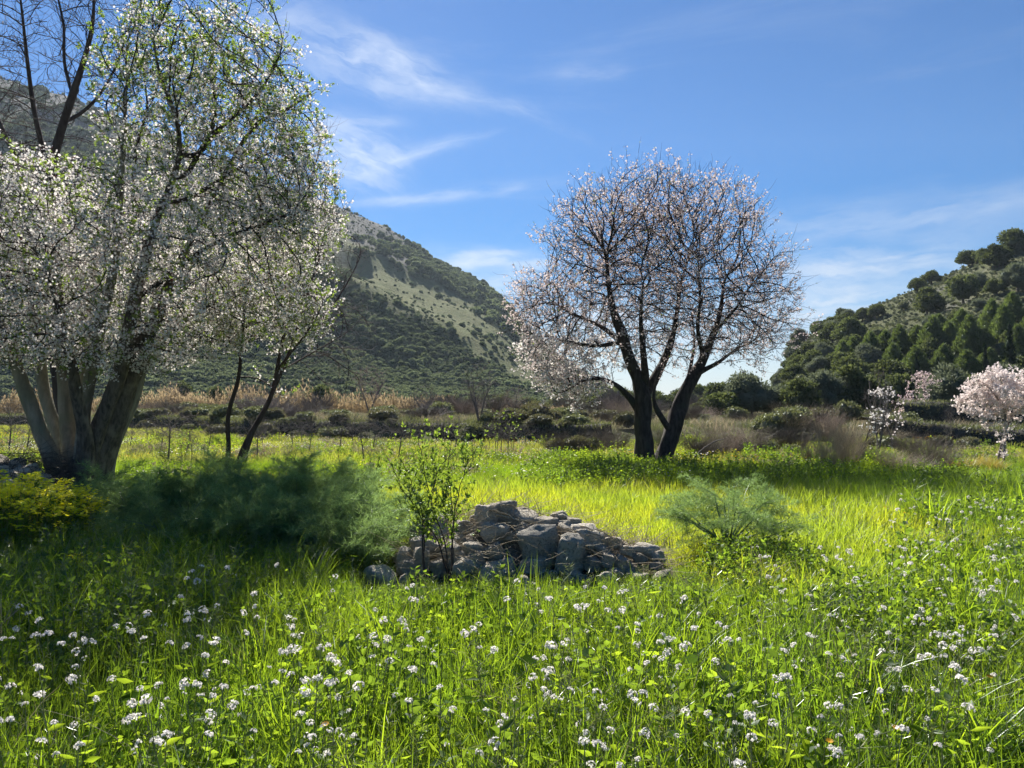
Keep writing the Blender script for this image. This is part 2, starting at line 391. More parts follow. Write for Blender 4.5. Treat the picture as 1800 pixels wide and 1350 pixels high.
def groundmat():
    m_, t, o = mat('meadow_soil')
    p = pos(t)
    n1 = t.noise(p, .25, 5, .6); n2 = t.noise(p, 3.0, 5, .7); n3 = t.noise(p, 30, 3)
    col = t.mix(t.ss(n1, .35, .65), (.07, .085, .028), (.085, .11, .03))
    col = t.mix(t.ss(n2, .45, .7), col, (.075, .06, .035))
    col = t.mix(t.m('MULTIPLY', t.ss(n3, .4, .8), .4), col, (.03, .035, .015))
    a_ = t.n('ShaderNodeAttribute'); a_.attribute_name = 'cover'; sp = t.n('ShaderNodeSeparateColor'); t.lk(a_.outputs['Color'], sp.inputs[0])
    col = t.mix(sp.outputs[0], col, t.mix(t.ss(n2, .4, .7), (.10, .10, .045), (.15, .12, .08)))
    B = t.n('ShaderNodeBsdfPrincipled'); t.lk(col, B.inputs['Base Color']); B.inputs['Roughness'].default_value = 1; B.inputs['Specular IOR Level'].default_value = .1
    bp = t.n('ShaderNodeBump'); bp.inputs['Distance'].default_value = .05; t.lk(n2, bp.inputs['Height']); t.lk(bp.outputs[0], B.inputs['Normal'])
    t.lk(B.outputs[0], o.inputs[0]); return m_
M['ground'] = groundmat()
def hillmat(name, sc):
    m_, t, o = mat(name)
    p = pos(t)
    at_ = t.n('ShaderNodeAttribute'); at_.attribute_name = 'cover'
    sp = t.n('ShaderNodeSeparateColor'); t.lk(at_.outputs['Color'], sp.inputs[0]); gr, rk, pl = sp.outputs
    n1 = t.noise(p, .035 * sc, 6, .65); n2 = t.noise(p, .22 * sc, 6, .7); n3 = t.noise(p, 1.1 * sc, 4, .7)
    col = t.mix(t.ss(n2, .35, .65), (.095, .105, .052), (.15, .15, .085))
    col = t.mix(t.ss(n1, .45, .6), col, (.11, .12, .06))
    col = t.mix(t.m('MULTIPLY', t.ss(n3, .5, .62), .6), col, (.045, .055, .025))
    gcol = t.mix(t.ss(n2, .35, .65), (.15, .17, .078), (.20, .20, .10)); gcol = t.mix(t.m('MULTIPLY', t.ss(n3, .52, .68), .55), gcol, (.09, .10, .05))
    col = t.mix(gr, col, gcol)
    rcol = t.mix(t.ss(n2, .3, .7), (.14, .14, .125), (.22, .21, .185)); rcol = t.mix(t.ss(n3, .5, .7), rcol, (.10, .095, .08))
    col = t.mix(t.m('MULTIPLY', rk, t.ss(n3, .25, .5, .5, 1)), col, rcol)
    ocol = t.mix(t.ss(n3, .3, .7), (.33, .24, .15), (.42, .34, .24)); col = t.mix(pl, col, ocol)
    B = t.n('ShaderNodeBsdfPrincipled'); t.lk(col, B.inputs['Base Color']); B.inputs['Roughness'].default_value = 1; B.inputs['Specular IOR Level'].default_value = .05
    bp = t.n('ShaderNodeBump'); bp.inputs['Strength'].default_value = 1; bp.inputs['Distance'].default_value = 1.2 / sc; t.lk(t.m('ADD', n3, n2), bp.inputs['Height']); t.lk(bp.outputs[0], B.inputs['Normal'])
    t.lk(B.outputs[0], o.inputs[0]); return m_
M['hill'] = hillmat('hill_scrubland', 1.0); M['hill_near'] = hillmat('near_hill_scrubland', 2.5)

# ------------------------------------------------------------------ the land: one sheet cut into meadow and hills
th = np.unique(np.r_[np.linspace(-180, -60, 50), np.linspace(-60, 60, 420), np.linspace(60, 180, 50)]) * np.pi / 180
rr = np.unique(np.r_[0.0, np.geomspace(.6, 40, 90), np.geomspace(40, 700, 190), np.geomspace(700, 7000, 24)])
TH, RRr = np.meshgrid(th, rr); gx = RRr * np.sin(TH); gy = RRr * np.cos(TH)
gzv = H(gx, gy); hl, hr, hf = hills(gx, gy)
nt_, nr_ = len(th), len(rr)
GV = np.stack([gx, gy, gzv], -1).reshape(-1, 3)
ii = np.arange(nr_ * nt_).reshape(nr_, nt_)
GF = np.stack([ii[:-1, :-1], ii[:-1, 1:], ii[1:, 1:], ii[1:, :-1]], -1).reshape(-1, 4)[:, ::-1]
ppx, ppy = 900 + F * GV[:, 0] / np.maximum(GV[:, 1], 1), 0
def ridge_drop(x, y, z):
    """screen-free measure of how far below the skyline a point of the left hill lies (metres) and along which bearing"""
    u = x / np.maximum(y, 1); return u, np.interp(u, *RL) * 460 * 1.0 - (z - CAM_H) / np.maximum(y, 1) * 460
GB = prof([(560, 420), (650, 478), (760, 528), (850, 578), (910, 618), (960, 660)])
def cover(x, y, z):
    u = x / np.maximum(y, 1); s = (z - CAM_H) / np.maximum(y, 1)
    nn = fbm(x / 30, y / 30, 31, 4) - .5; n3 = fbm(x / 9, y / 9, 41, 3) - .5
    b = np.interp(u, *GB); n4 = fbm(x / 16, y / 16, 43, 4) - .5; half = np.interp(u, [-.3, -.18, -.1, 0, .05], [.008, .020, .026, .030, .022])
    g = 1 - sst((np.abs(s - b + nn * .03 + n4 * .03) - half) / .010)
    g = g * (u > -.28) * (u < .06)
    crest = np.interp(u, *RL) - s
    rk = (1 - sst((crest - .035 + nn * .03) / .015)) * (u < -.13) * (u > -.7)
    rk = np.maximum(rk, .35 * sst((nn * 3 + n3) * 3 - .4) * (u < -.22))
    return np.clip(g, 0, 1) * (y > 150), np.clip(rk, 0, 1) * (y > 150)
cg, cr = cover(GV[:, 0], GV[:, 1], GV[:, 2])
uR = GV[:, 0] / np.maximum(GV[:, 1], 1)
rightside = (uR > .3) & (GV[:, 1] > 60) & (GV[:, 1] < 400)
nP = fbm(GV[:, 0] / 4, GV[:, 2] / 3 + GV[:, 1] / 9, 57, 4) - .5; sv = (GV[:, 2] - CAM_H) / np.maximum(GV[:, 1], 1)
pl_ = np.clip(1.6 - 2.2 * np.hypot((uR - .372) / .030, (sv - .055) / .040) + nP * 3.0, 0, 1) * (GV[:, 1] > 60)
nR = fbm(GV[:, 0] / 6, GV[:, 1] / 6, 51, 3)
cr = np.where(rightside, .8 * sst((nR - .56) * 8), cr)
wyy = np.interp(GV[:, 0], WX, WY); beyond = sst((GV[:, 1] - wyy) / 1.5) * (GV[:, 1] > 20) * (hl + hr + hf).ravel().__lt__(.25)
cov = np.stack([np.maximum(np.where(rightside, .35 * sst((nR - .3) * 4), cg), beyond), cr, pl_ * .8, np.ones(len(cg))], 1)
hv = np.stack([hl.ravel(), hr.ravel(), hf.ravel()], 1)
fh = hv[GF].mean(1)
cls = np.where(fh.max(1) < .25, 0, 1 + np.argmax(fh, 1))
for c, (nm, mm, lb) in enumerate([('ground', 'ground', 'green meadow of the valley floor'), ('hill', 'hill', 'tall scrub covered hill falling to the right with a rocky crest and pale grassy band'),
                                  ('hill', 'hill_near', 'nearer wooded hillside rising to the right'), ('terrain', 'hill', 'low land at the far end of the valley')]):
    sel = GF[cls == c]
    if not len(sel): continue
    uq, inv = np.unique(sel, return_inverse=True)
    me = mesh(nm, GV[uq], inv.reshape(-1, 4), [M[mm]], True, attrs={'cover': ('FLOAT_COLOR', 'POINT', cov[uq])})
    obj(nm, me, kind='structure', label=lb)

# ------------------------------------------------------------------ builders: leaves, blossoms, blades
def leaves(P, D, L, Wd, N=None, fold=.25):
    """diamond leaves with a folded midrib: base P, direction D, length L, half-width Wd"""
    A, B = frames(D, N); L = np.asarray(L)[:, None]; Wd = np.asarray(Wd)[:, None]
    mid = P + D * L * .45
    V = np.stack([P, mid + A * Wd + B * Wd * fold, P + D * L - B * L * .08, mid - A * Wd + B * Wd * fold], 1)
    i = np.arange(len(P))[:, None] * 4
    return V.reshape(-1, 3), np.concatenate([i + [0, 1, 2], i + [0, 2, 3]])
def blossoms(P, size, D=None, np_=5):
    n = len(P); D = rand_dirs(n) if D is None else D; A, B = frames(D)
    size = np.broadcast_to(size, (n,))[:, None]
    Vs = []; Fs = []
    c = P
    for k in range(np_):
        a = 2 * np.pi * k / np_; w_ = np.pi / np_ * .92
        def dr(t): return np.cos(t) * A + np.sin(t) * B
        tip = c + dr(a) * size + D * size * .30
        l = c + dr(a - w_) * size * .66 + D * size * .16; r_ = c + dr(a + w_) * size * .66 + D * size * .16
        Vs.append(np.stack([c, l, tip, r_], 1))
    V = np.stack(Vs, 1).reshape(-1, 3); nq = n * np_
    return V, (np.arange(nq)[:, None] * 4 + [0, 1, 2, 3])
def blades(n, area, h0, h1, wd, lean, seg=3, curl=1.6, disc=False, zb=0.0):
    """n grass blades rooted in a square patch"""
    bx = (rng.random(n) - .5) * area; by = (rng.random(n) - .5) * area
    if disc:
        a = rng.random(n) * 6.283; r = np.sqrt(rng.random(n)) * area / 2; bx, by = r * np.cos(a), r * np.sin(a)
    hh = h0 + (h1 - h0) * rng.random(n) ** 1.2
    a = rng.random(n) * 6.283; le = lean * (.25 + rng.random(n)); dx, dy = np.cos(a), np.sin(a)
    sa = a + np.pi / 2 + rng.normal(0, .5, n); sx, sy = np.cos(sa), np.sin(sa)
    ww = wd * (.6 + .8 * rng.random(n))
    rows = []
    for k in range(seg + 1):
        t = k / seg
        off = le * hh * t ** curl; z = hh * (t - .35 * le * t ** 2.4) + zb
        cx, cy = bx + dx * off, by + dy * off
        w_ = ww * .5 * (1 - t) ** .6 * (.7 + .3 * min(1, t * 4)) if k < seg else 0
        if k < seg:
            rows.append(np.stack([cx - sx * w_, cy - sy * w_, z], 1)); rows.append(np.stack([cx + sx * w_, cy + sy * w_, z], 1))
        else: rows.append(np.stack([cx, cy, z], 1))
    V = np.stack(rows, 1); nv = V.shape[1]; i = np.arange(n)[:, None] * nv
    q = np.concatenate([i + [2 * k, 2 * k + 1, 2 * k + 3, 2 * k + 2] for k in range(seg - 1)]) if seg > 1 else np.zeros((0, 4), int)
    tri = i + [2 * seg - 2, 2 * seg - 1, 2 * seg]
    return V.reshape(-1, 3), [q, tri]

def gn_scatter(name, P, rots, scl, idx, protos, **props):
    """points that carry instanced copies of small plants nobody could count"""
    me = mesh(name, P, np.zeros((0, 3), int), (), attrs={'rot': ('FLOAT_VECTOR', 'POINT', rots), 'scl': ('FLOAT', 'POINT', scl), 'idx': ('INT', 'POINT', np.asarray(idx, np.int32))})
    o = obj(name, me, **props)
    g = bpy.data.node_groups.new(name + '_nodes', 'GeometryNodeTree')
    g.interface.new_socket('Geometry', in_out='INPUT', socket_type='NodeSocketGeometry'); g.interface.new_socket('Geometry', in_out='OUTPUT', socket_type='NodeSocketGeometry')
    gi = g.nodes.new('NodeGroupInput'); go = g.nodes.new('NodeGroupOutput'); jn = g.nodes.new('GeometryNodeJoinGeometry')
    def attr(nm, typ):
        a = g.nodes.new('GeometryNodeInputNamedAttribute'); a.data_type = typ; a.inputs[0].default_value = nm
        return [s for s in a.outputs if s.enabled and s.name == 'Attribute'][0]
    ar, as_, ai = attr('rot', 'FLOAT_VECTOR'), attr('scl', 'FLOAT'), attr('idx', 'INT')
    for k, pm in enumerate(protos):
        po = bpy.data.objects.new(pm.name, pm)
        oi = g.nodes.new('GeometryNodeObjectInfo'); oi.inputs['Object'].default_value = po
        cmp_ = g.nodes.new('FunctionNodeCompare'); cmp_.data_type = 'INT'; cmp_.operation = 'EQUAL'
        ins = [s for s in cmp_.inputs if s.enabled]; g.links.new(ai, ins[0]); ins[1].default_value = k
        ip = g.nodes.new('GeometryNodeInstanceOnPoints')
        g.links.new(gi.outputs[0], ip.inputs['Points']); g.links.new(cmp_.outputs[0], ip.inputs['Selection']); g.links.new(oi.outputs['Geometry'], ip.inputs['Instance'])
        g.links.new(ar, ip.inputs['Rotation']); g.links.new(as_, ip.inputs['Scale'])
        g.links.new(ip.outputs[0], jn.inputs[0])
    g.links.new(jn.outputs[0], go.inputs[0])
    md = o.modifiers.new('scatter', 'NODES'); md.node_group = g
    return o
def scatter_rot(n, tilt=.12):
    return np.stack([rng.normal(0, tilt, n), rng.normal(0, tilt, n), rng.random(n) * 6.283], 1)
def grid_points(y0, y1, step, margin=1.25, xlim=None):
    """jittered points over the ground a viewer can see, between two distances"""
    out = []
    y = y0
    while y < y1:
        hw = .67 * margin * y + 2.0
        n = int(2 * hw / step)
        xs = -hw + (np.arange(n) + rng.random(n)) * step
        out.append(np.stack([xs, y + (rng.random(n) - .5) * step], 1)); y += step
    return np.concatenate(out)

# ------------------------------------------------------------------ trees
def colonize(seeds, par, att, step, dk, iters=120, up=.05, jit=.12, di=1e9, inert=.8):
    P = [np.array(s, float) for s in seeds]; pa = list(par); kids = [0] * len(P)
    for p in pa:
        if p >= 0: kids[p] += 1
    dirs = [np.array([0, 0, 1.])] * len(P)
    for i, p in enumerate(pa):
        if p >= 0: v_ = P[i] - P[p]; dirs[i] = v_ / (np.linalg.norm(v_) + 1e-9)
    N0 = np.array(P); D2 = ((att[:, None] - N0[None]) ** 2).sum(-1); near = D2.argmin(1); nd = np.sqrt(D2.min(1)); alive = np.ones(len(att), bool)
    for it in range(iters):
        alive &= nd > dk
        act = np.nonzero(alive & (nd < di))[0]
        if not len(act): break
        PP = np.concatenate([PP, np.array(P[len(PP):])]) if it else np.array(P)
        v = nrm(att[act] - PP[near[act]])
        uq, inv = np.unique(near[act], return_inverse=True)
        S_ = np.zeros((len(uq), 3)); np.add.at(S_, inv, v)
        new = []; 
        for k, nidx in enumerate(uq):
            if kids[nidx] >= 3: 
                alive[act[inv == k]] = False if rng.random() < .3 else True
                if kids[nidx] >= 4: alive[act[inv == k]] = False; continue
            d = S_[k] / (np.linalg.norm(S_[k]) + 1e-9) + inert * dirs[nidx] + rng.normal(0, jit, 3); d[2] += up
            d /= np.linalg.norm(d); dirs.append(d)
            new.append(PP[nidx] + d * step); pa.append(int(nidx)); kids[nidx] += 1; kids.append(0)
        if not new: break
        base = len(P); NN = np.array(new); P.extend(NN)
        D2 = ((att[:, None] - NN[None]) ** 2).sum(-1); m_ = np.sqrt(D2.min(1)); a_ = D2.argmin(1)
        b = m_ < nd; near[b] = a_[b] + base; nd[b] = m_[b]
    return np.array(P), np.array(pa)
def skeleton(limbs, att, step, dk, rtip=.006, expo=2.3, rmax=None, **kw):
    """limbs: list of (points, radii, (parent limb, index) or None). Returns chains [(pts, rad)], nodes, parents, radii, nlimb nodes"""
    seeds = []; par = []; fixed = []; start = {}
    for li, (pts, rad, pr) in enumerate(limbs):
        pts = np.array(pts, float); d = np.r_[0, np.cumsum(np.linalg.norm(np.diff(pts, axis=0), axis=1))]
        n = max(3, int(d[-1] / step)); t = np.linspace(0, d[-1], n)
        Q = np.stack([np.interp(t, d, pts[:, i]) for i in range(3)], 1)
        for _ in range(2): Q[1:-1] = .5 * Q[1:-1] + .25 * (Q[:-2] + Q[2:])
        rd = np.interp(t, d, rad); start[li] = len(seeds)
        if pr is None: p = -1
        else:
            s0 = start[pr]; s1 = start.get(pr + 1, len(seeds)) if pr + 1 in start else len(seeds)
            arr = np.array(seeds[s0:s1]); p = s0 + int(((arr - Q[0]) ** 2).sum(1).argmin())
            Q = Q[1:]; rd = rd[1:]
        for q, r_ in zip(Q, rd): seeds.append(q); par.append(p); fixed.append(r_); p = len(seeds) - 1
    ns = len(seeds)
    P, pa = colonize(seeds, par, att, step, dk, **kw)
    n = len(P); cnt = np.zeros(n); ch = [[] for _ in range(n)]
    for i in range(n - 1, -1, -1):
        if not ch[i]: cnt[i] = 1
        if pa[i] >= 0: cnt[pa[i]] += cnt[i]; ch[pa[i]].append(i)
    rad = rtip * cnt ** (1 / expo)
    rad[:ns] = np.array(fixed)
    for i in range(ns, n):
        rad[i] = min(rad[i], rad[pa[i]] * .92 if pa[i] < ns else rad[pa[i]])
    chains = []
    roots = [i for i in range(n) if pa[i] < 0]; stack = [(r_, -1) for r_ in roots]
    while stack:
        i, p = stack.pop(); seq = [p] if p >= 0 else []; rads = [rad[i]] if p >= 0 else []
        while True:
            seq.append(i); rads.append(rad[i])
            c = ch[i]
            if not c: break
            c = sorted(c, key=lambda k: -(rad[k] + (10 if k < ns and i < ns and pa[k] == i and k == i + 1 else 0)))
            for k in c[1:]: stack.append((k, i))
            i = c[0]
        chains.append((np.array(seq), np.array(rads)))
    return P, pa, rad, chains, ns, [len(c) == 0 for c in ch]
def twigs(P0, D0, L, K=5, wob=.25, up=.2, r0=.005):
    n = len(P0); pts = [P0]; d = D0.copy(); st = (L / (K - 1))[:, None]
    for k in range(1, K):
        d = nrm(d + rng.normal(0, wob, (n, 3)) + np.array([0, 0, up])); pts.append(pts[-1] + d * st)
    PP = np.stack(pts, 1); Rr = np.broadcast_to(np.linspace(1, .35, K) * r0, (n, K))
    return PP, Rr
def ellipsoids(n, els, shell=.35):
    """n points through a union of ellipsoids (cx,cy,cz,rx,ry,rz,weight), a little denser outside"""
    ws = np.array([e[6] for e in els], float); ws /= ws.sum(); k = rng.choice(len(els), n, p=ws)
    E = np.array([e[:6] for e in els]); r = rng.random(n) ** shell
    return E[k, :3] + rand_dirs(n) * r[:, None] * E[k, 3:6]
def build_tree(root, limbs, att, mats, step=.16, dk=.28, rtip=.006, tw_n=3, tw_len=(.25, .6), tw_r=.0045, big=.045, jit=.14, up=.05, expo=2.3,
               tw_up=.2, limb_name='limb', trunk_idx=(), amp=.12, tw_maxr=.03, tw_sides=3, flare=.25, base=np.zeros(3), wob=.25, parts=True, tw_K=5, limb_mats=None):
    """limbs, branches and twigs of one tree as parts of root; returns twig polylines for leaves and blossom"""
    P, pa, rad, chains, ns, leaf = skeleton(limbs, att, step, dk, rtip, expo, jit=jit, up=up)
    thin = Acc(); 
    for seq, rads in chains:
        if len(seq) < 2: continue
        Q = P[seq].copy()
        for _ in range(2):
            if len(Q) > 2: Q[1:-1] = .5 * Q[1:-1] + .25 * (Q[:-2] + Q[2:])
        if rads.max() > big and parts:
            li = len([1 for _ in root.children])
            k = int(seq[1] if len(seq) > 1 else seq[0])
            V, Fq = rough_tube(Q - base, rads, 14 if rads.max() > .1 else 9, k % 50, amp, flare=flare if seq[0] == k - 1 and pa[seq[0]] < 0 else 0)
            isT = pa[seq[0]] < 0
            mm = mats[0]
            if limb_mats is not None and isT: mm = limb_mats[[i for i in range(len(pa)) if pa[i] < 0].index(int(seq[0])) % len(limb_mats)]
            obj(limb_name if isT else 'branch', mesh('limb', V, Fq, [mm], True), root)
        else:
            V, Fq = tubes((Q - base)[None], rads[None], 6 if rads.max() > .02 else 4); thin.add(V, Fq)
    obj('branchwork', thin.mesh('branchwork', [mats[0]], True), root, kind='stuff')
    idx = np.nonzero((rad < tw_maxr) & (np.arange(len(P)) >= ns // 3))[0]
    idx = np.repeat(idx, tw_n); idx = idx[rng.random(len(idx)) < .9]
    par = np.maximum(pa[idx], 0); D = nrm(P[idx] - P[par] + 1e-6); D = nrm(D * .7 + rand_dirs(len(idx)) * .9)
    tp = rng.random(len(idx))[:, None]; S0 = P[idx] * tp + P[par] * (1 - tp)
    PP, Rr = twigs(S0, D, rng.uniform(*tw_len, len(idx)), tw_K, wob, tw_up, tw_r)
    V, Fq = tubes(PP - base, Rr, tw_sides)
    obj('twigs', mesh('twigs', V, Fq, [mats[1]]), root, kind='stuff')
    return PP - base, P - base
def on_twigs(PP, n, lo=0.1):
    i = rng.integers(0, len(PP), n); t = (lo + (1 - lo) * rng.random(n)) * (PP.shape[1] - 1); k = np.minimum(t.astype(int), PP.shape[1] - 2); f = (t - k)[:, None]
    a, b = PP[i, k], PP[i, k + 1]; return a * (1 - f) + b * f, nrm(b - a + 1e-9)
def L3(pts, Yd, dy=0.0):
    """a limb given by sight-lines and its distance, leaning dy metres towards or away along its length"""
    n = len(pts); return [tuple(at(px, py, Yd + dy * i / (n - 1))) for i, (px, py) in enumerate(pts)]

# ================================================================== THE TWO ALMOND TREES AND THEIR NEIGHBOURS
def proto_clusters(m_, size=.021, nf=4, jit=.03, calyx=True, seed=0, petals=5):
    out = []
    for k in range(5):
        P = rng.normal(0, jit, (nf, 3)); V, Fq = blossoms(P, size * rng.uniform(.8, 1.2, nf), None, petals); a = Acc(); a.add(V, Fq, 0)
        if calyx: V, Fq = leaves(P * .6, rand_dirs(nf), np.full(nf, size), np.full(nf, size * .25)); a.add(V, Fq, 1)
        out.append(a.mesh('blossom_cluster', [m_, M['calyx']]))
    return out
def proto_tufts(m_, L, Wd, per=6):
    out = []
    for k in range(5):
        D = nrm(rand_dirs(per) * [1, 1, .6] + [0, 0, .8]); V, Fq = leaves(rng.normal(0, .006, (per, 3)), D, L * rng.uniform(.6, 1.2, per), Wd * rng.uniform(.7, 1.2, per)); out.append(mesh('leaf_tuft', V, Fq, [m_]))
    return out
def dress(root, name, PP, n, protos, smin=.8, smax=1.2, lo=.1, tilt=3.0):
    C, T = on_twigs(PP, n, lo); return gn_scatter(name, C, scatter_rot(n, tilt), rng.uniform(smin, smax, n), rng.integers(0, len(protos), n), protos, parent=root, kind='stuff')
def blossom_mesh(PP, n, size, m_, name='blossom', k=2.2, jit=.03, calyx=True):
    """clusters of five-petalled flowers sitting on the twigs"""
    nc = int(n / k); C, T = on_twigs(PP, nc); P = np.repeat(C, rng.integers(1, int(2 * k), nc), axis=0); P = P + rng.normal(0, jit, P.shape)
    sz = size * rng.uniform(.75, 1.2, len(P))
    V, Fq = blossoms(P, sz); a = Acc(); a.add(V, Fq, 0)
    if calyx:
        cn = len(P) // 2; D = rand_dirs(cn); V2, F2 = leaves(P[:cn], D, np.full(cn, size * .7), np.full(cn, size * .22)); a.add(V2, F2, 1)
    return a.mesh(name, [m_, M['calyx']])
def leaf_tuft_mesh(PP, n, L, Wd, m_, name='foliage', per=4, lo=.35, up=.35):
    nc = n // per; C, T = on_twigs(PP, nc, lo); P = np.repeat(C, per, axis=0); D = nrm(np.repeat(T, per, axis=0) * .8 + rand_dirs(len(P)) * .9 + [0, 0, up])
    V, Fq = leaves(P, D, L * rng.uniform(.6, 1.2, len(P)), Wd * rng.uniform(.7, 1.2, len(P)))
    return mesh(name, V, Fq, [m_])

# --- the almond in the middle of the meadow
def E(px, py, Yd, rx, rz, ry, w_=1.0):
    """ellipsoid of crown centred on a sight-line, radii given in photo pixels at that distance, depth in metres"""
    c = at(px, py, Yd); s = Yd / F; return (c.x, c.y, c.z, rx * s, ry, rz * s, w_)
YR = 20.5
b0 = at(1148, 822, YR); base = np.array([b0.x, b0.y, gz(b0.x, b0.y) - .05])
root = thing('almond_tree', 'dark twin trunked almond tree with thin pink white blossom standing alone in the meadow', 'tree', tuple(base))
def mk(pts, rads, par=None, dy=0.0, Yd=YR, y0=0.0): return ([(p[0], p[1] + y0, p[2]) for p in L3(pts, Yd, dy)], rads, par)
limbs = [
    mk([(1136, 826), (1134, 800), (1131, 760), (1130, 720), (1131, 691), (1122, 665), (1108, 639), (1095, 590), (1078, 549), (1069, 500), (1066, 450)],
       [.30, .25, .23, .22, .22, .18, .16, .13, .10, .06, .03], None, -.6),
    mk([(1162, 826), (1168, 800), (1181, 764), (1190, 735), (1194, 717), (1206, 682), (1224, 657), (1237, 627), (1256, 585), (1268, 540), (1272, 490)],
       [.29, .24, .22, .22, .20, .18, .15, .12, .09, .055, .03], None, .5),
    mk([(1131, 700), (1146, 674), (1168, 635), (1181, 600), (1190, 550), (1196, 500), (1210, 450)], [.14, .13, .11, .09, .06, .04, .02], 0, 1.2),
    mk([(1131, 700), (1136, 665), (1131, 620), (1125, 560), (1130, 500)], [.12, .10, .08, .05, .02], 0, -1.6),
    mk([(1130, 738), (1118, 712), (1100, 690), (1080, 672), (1050, 662), (1015, 672), (985, 695)], [.11, .10, .08, .06, .045, .03, .012], 0, -.9),
    mk([(1181, 764), (1170, 745), (1155, 722), (1146, 706), (1150, 680), (1160, 650)], [.09, .08, .07, .05, .04, .02], 1, -.5),
    mk([(1100, 610), (1062, 575), (1025, 560), (990, 545), (960, 520)], [.085, .06, .045, .03, .012], 0, .8),
    mk([(1095, 600), (1050, 610), (1005, 602), (970, 592)], [.065, .045, .03, .012], 0, -1.2),
    mk([(1224, 657), (1260, 640), (1295, 612), (1325, 600)], [.075, .055, .035, .015], 1, .9),
    mk([(1237, 627), (1224, 580), (1232, 530), (1228, 480)], [.07, .055, .035, .015], 1, -1.5),
    mk([(1258, 580), (1290, 548), (1315, 510)], [.05, .035, .015], 1, -.9),
    mk([(1206, 682), (1215, 640), (1222, 600), (1215, 550)], [.06, .045, .03, .015], 1, 1.8),
]
els = [E(1145, 515, YR, 208, 145, 3.1, 4), E(1060, 430, YR, 105, 105, 2.2, 2.0), E(1228, 415, YR, 112, 105, 2.2, 1.9), E(1145, 400, YR, 95, 105, 2.4, 2.3), E(1340, 480, YR, 50, 60, 1.4, .5), E(945, 530, YR, 50, 60, 1.4, .5),  E(985, 570, YR, 85, 110, 2.2, 1.2), E(1310, 560, YR, 90, 90, 2.2, 1.3),
       E(1010, 660, YR - .3, 75, 45, 1.5, .5)]
PP, PN = build_tree(root, limbs, ellipsoids(9800, els, .5), [M['bark_dark'], M['twig']], step=.14, dk=.165, rtip=.0064, tw_n=1, tw_len=(.18, .5), tw_r=.0055, big=.05, jit=.30, up=.08, tw_K=4,
                    limb_name='trunk', base=base, amp=.20, flare=.3, wob=.22, tw_up=.08)
cen = np.array([0, 0, 4.6]); out_ = PP[:, -1] - cen; rr_ = np.linalg.norm(out_ / [3.9, 3.6, 3.3], axis=1); tip_ = np.nonzero(rr_ > .86)[0]; tip_ = rng.choice(tip_, min(1500, len(tip_)), replace=False)
Ps, Rs = twigs(PP[tip_, -1], nrm(nrm(out_[tip_]) * .8 + rand_dirs(len(tip_)) * .6 + [0, 0, .35]), rng.uniform(.12, .5, len(tip_)), 4, .12, .1, .0045)
V, Fq = tubes(Ps, Rs, 3); obj('shoots', mesh('shoots', V, Fq, [M['twig']]), root, kind='stuff')
PP = np.concatenate([PP, Ps])
mm_ = PP.mean(1); fl_ = fbm(mm_[:, 0] / .9 + 3 * mm_[:, 1], mm_[:, 2] / .9, 211, 3); PB = PP[fl_ > .43]
dress(root, 'blossom', PB, 11500, proto_clusters(M['petal_pink'], .024, 3, .03))
low_ = (PP[:, -1, 2] < 3.6) & (PP[:, -1, 0] < -.8)
dress(root, 'low_blossom', PP[low_], 1300, proto_clusters(M['petal'], .026, 4, .03))
Pl, Tl = None, None
obj('buds', leaf_tuft_mesh(PP, 4500, .04, .008, M['leaf_young'], 'buds', 3, .5), root, kind='stuff')

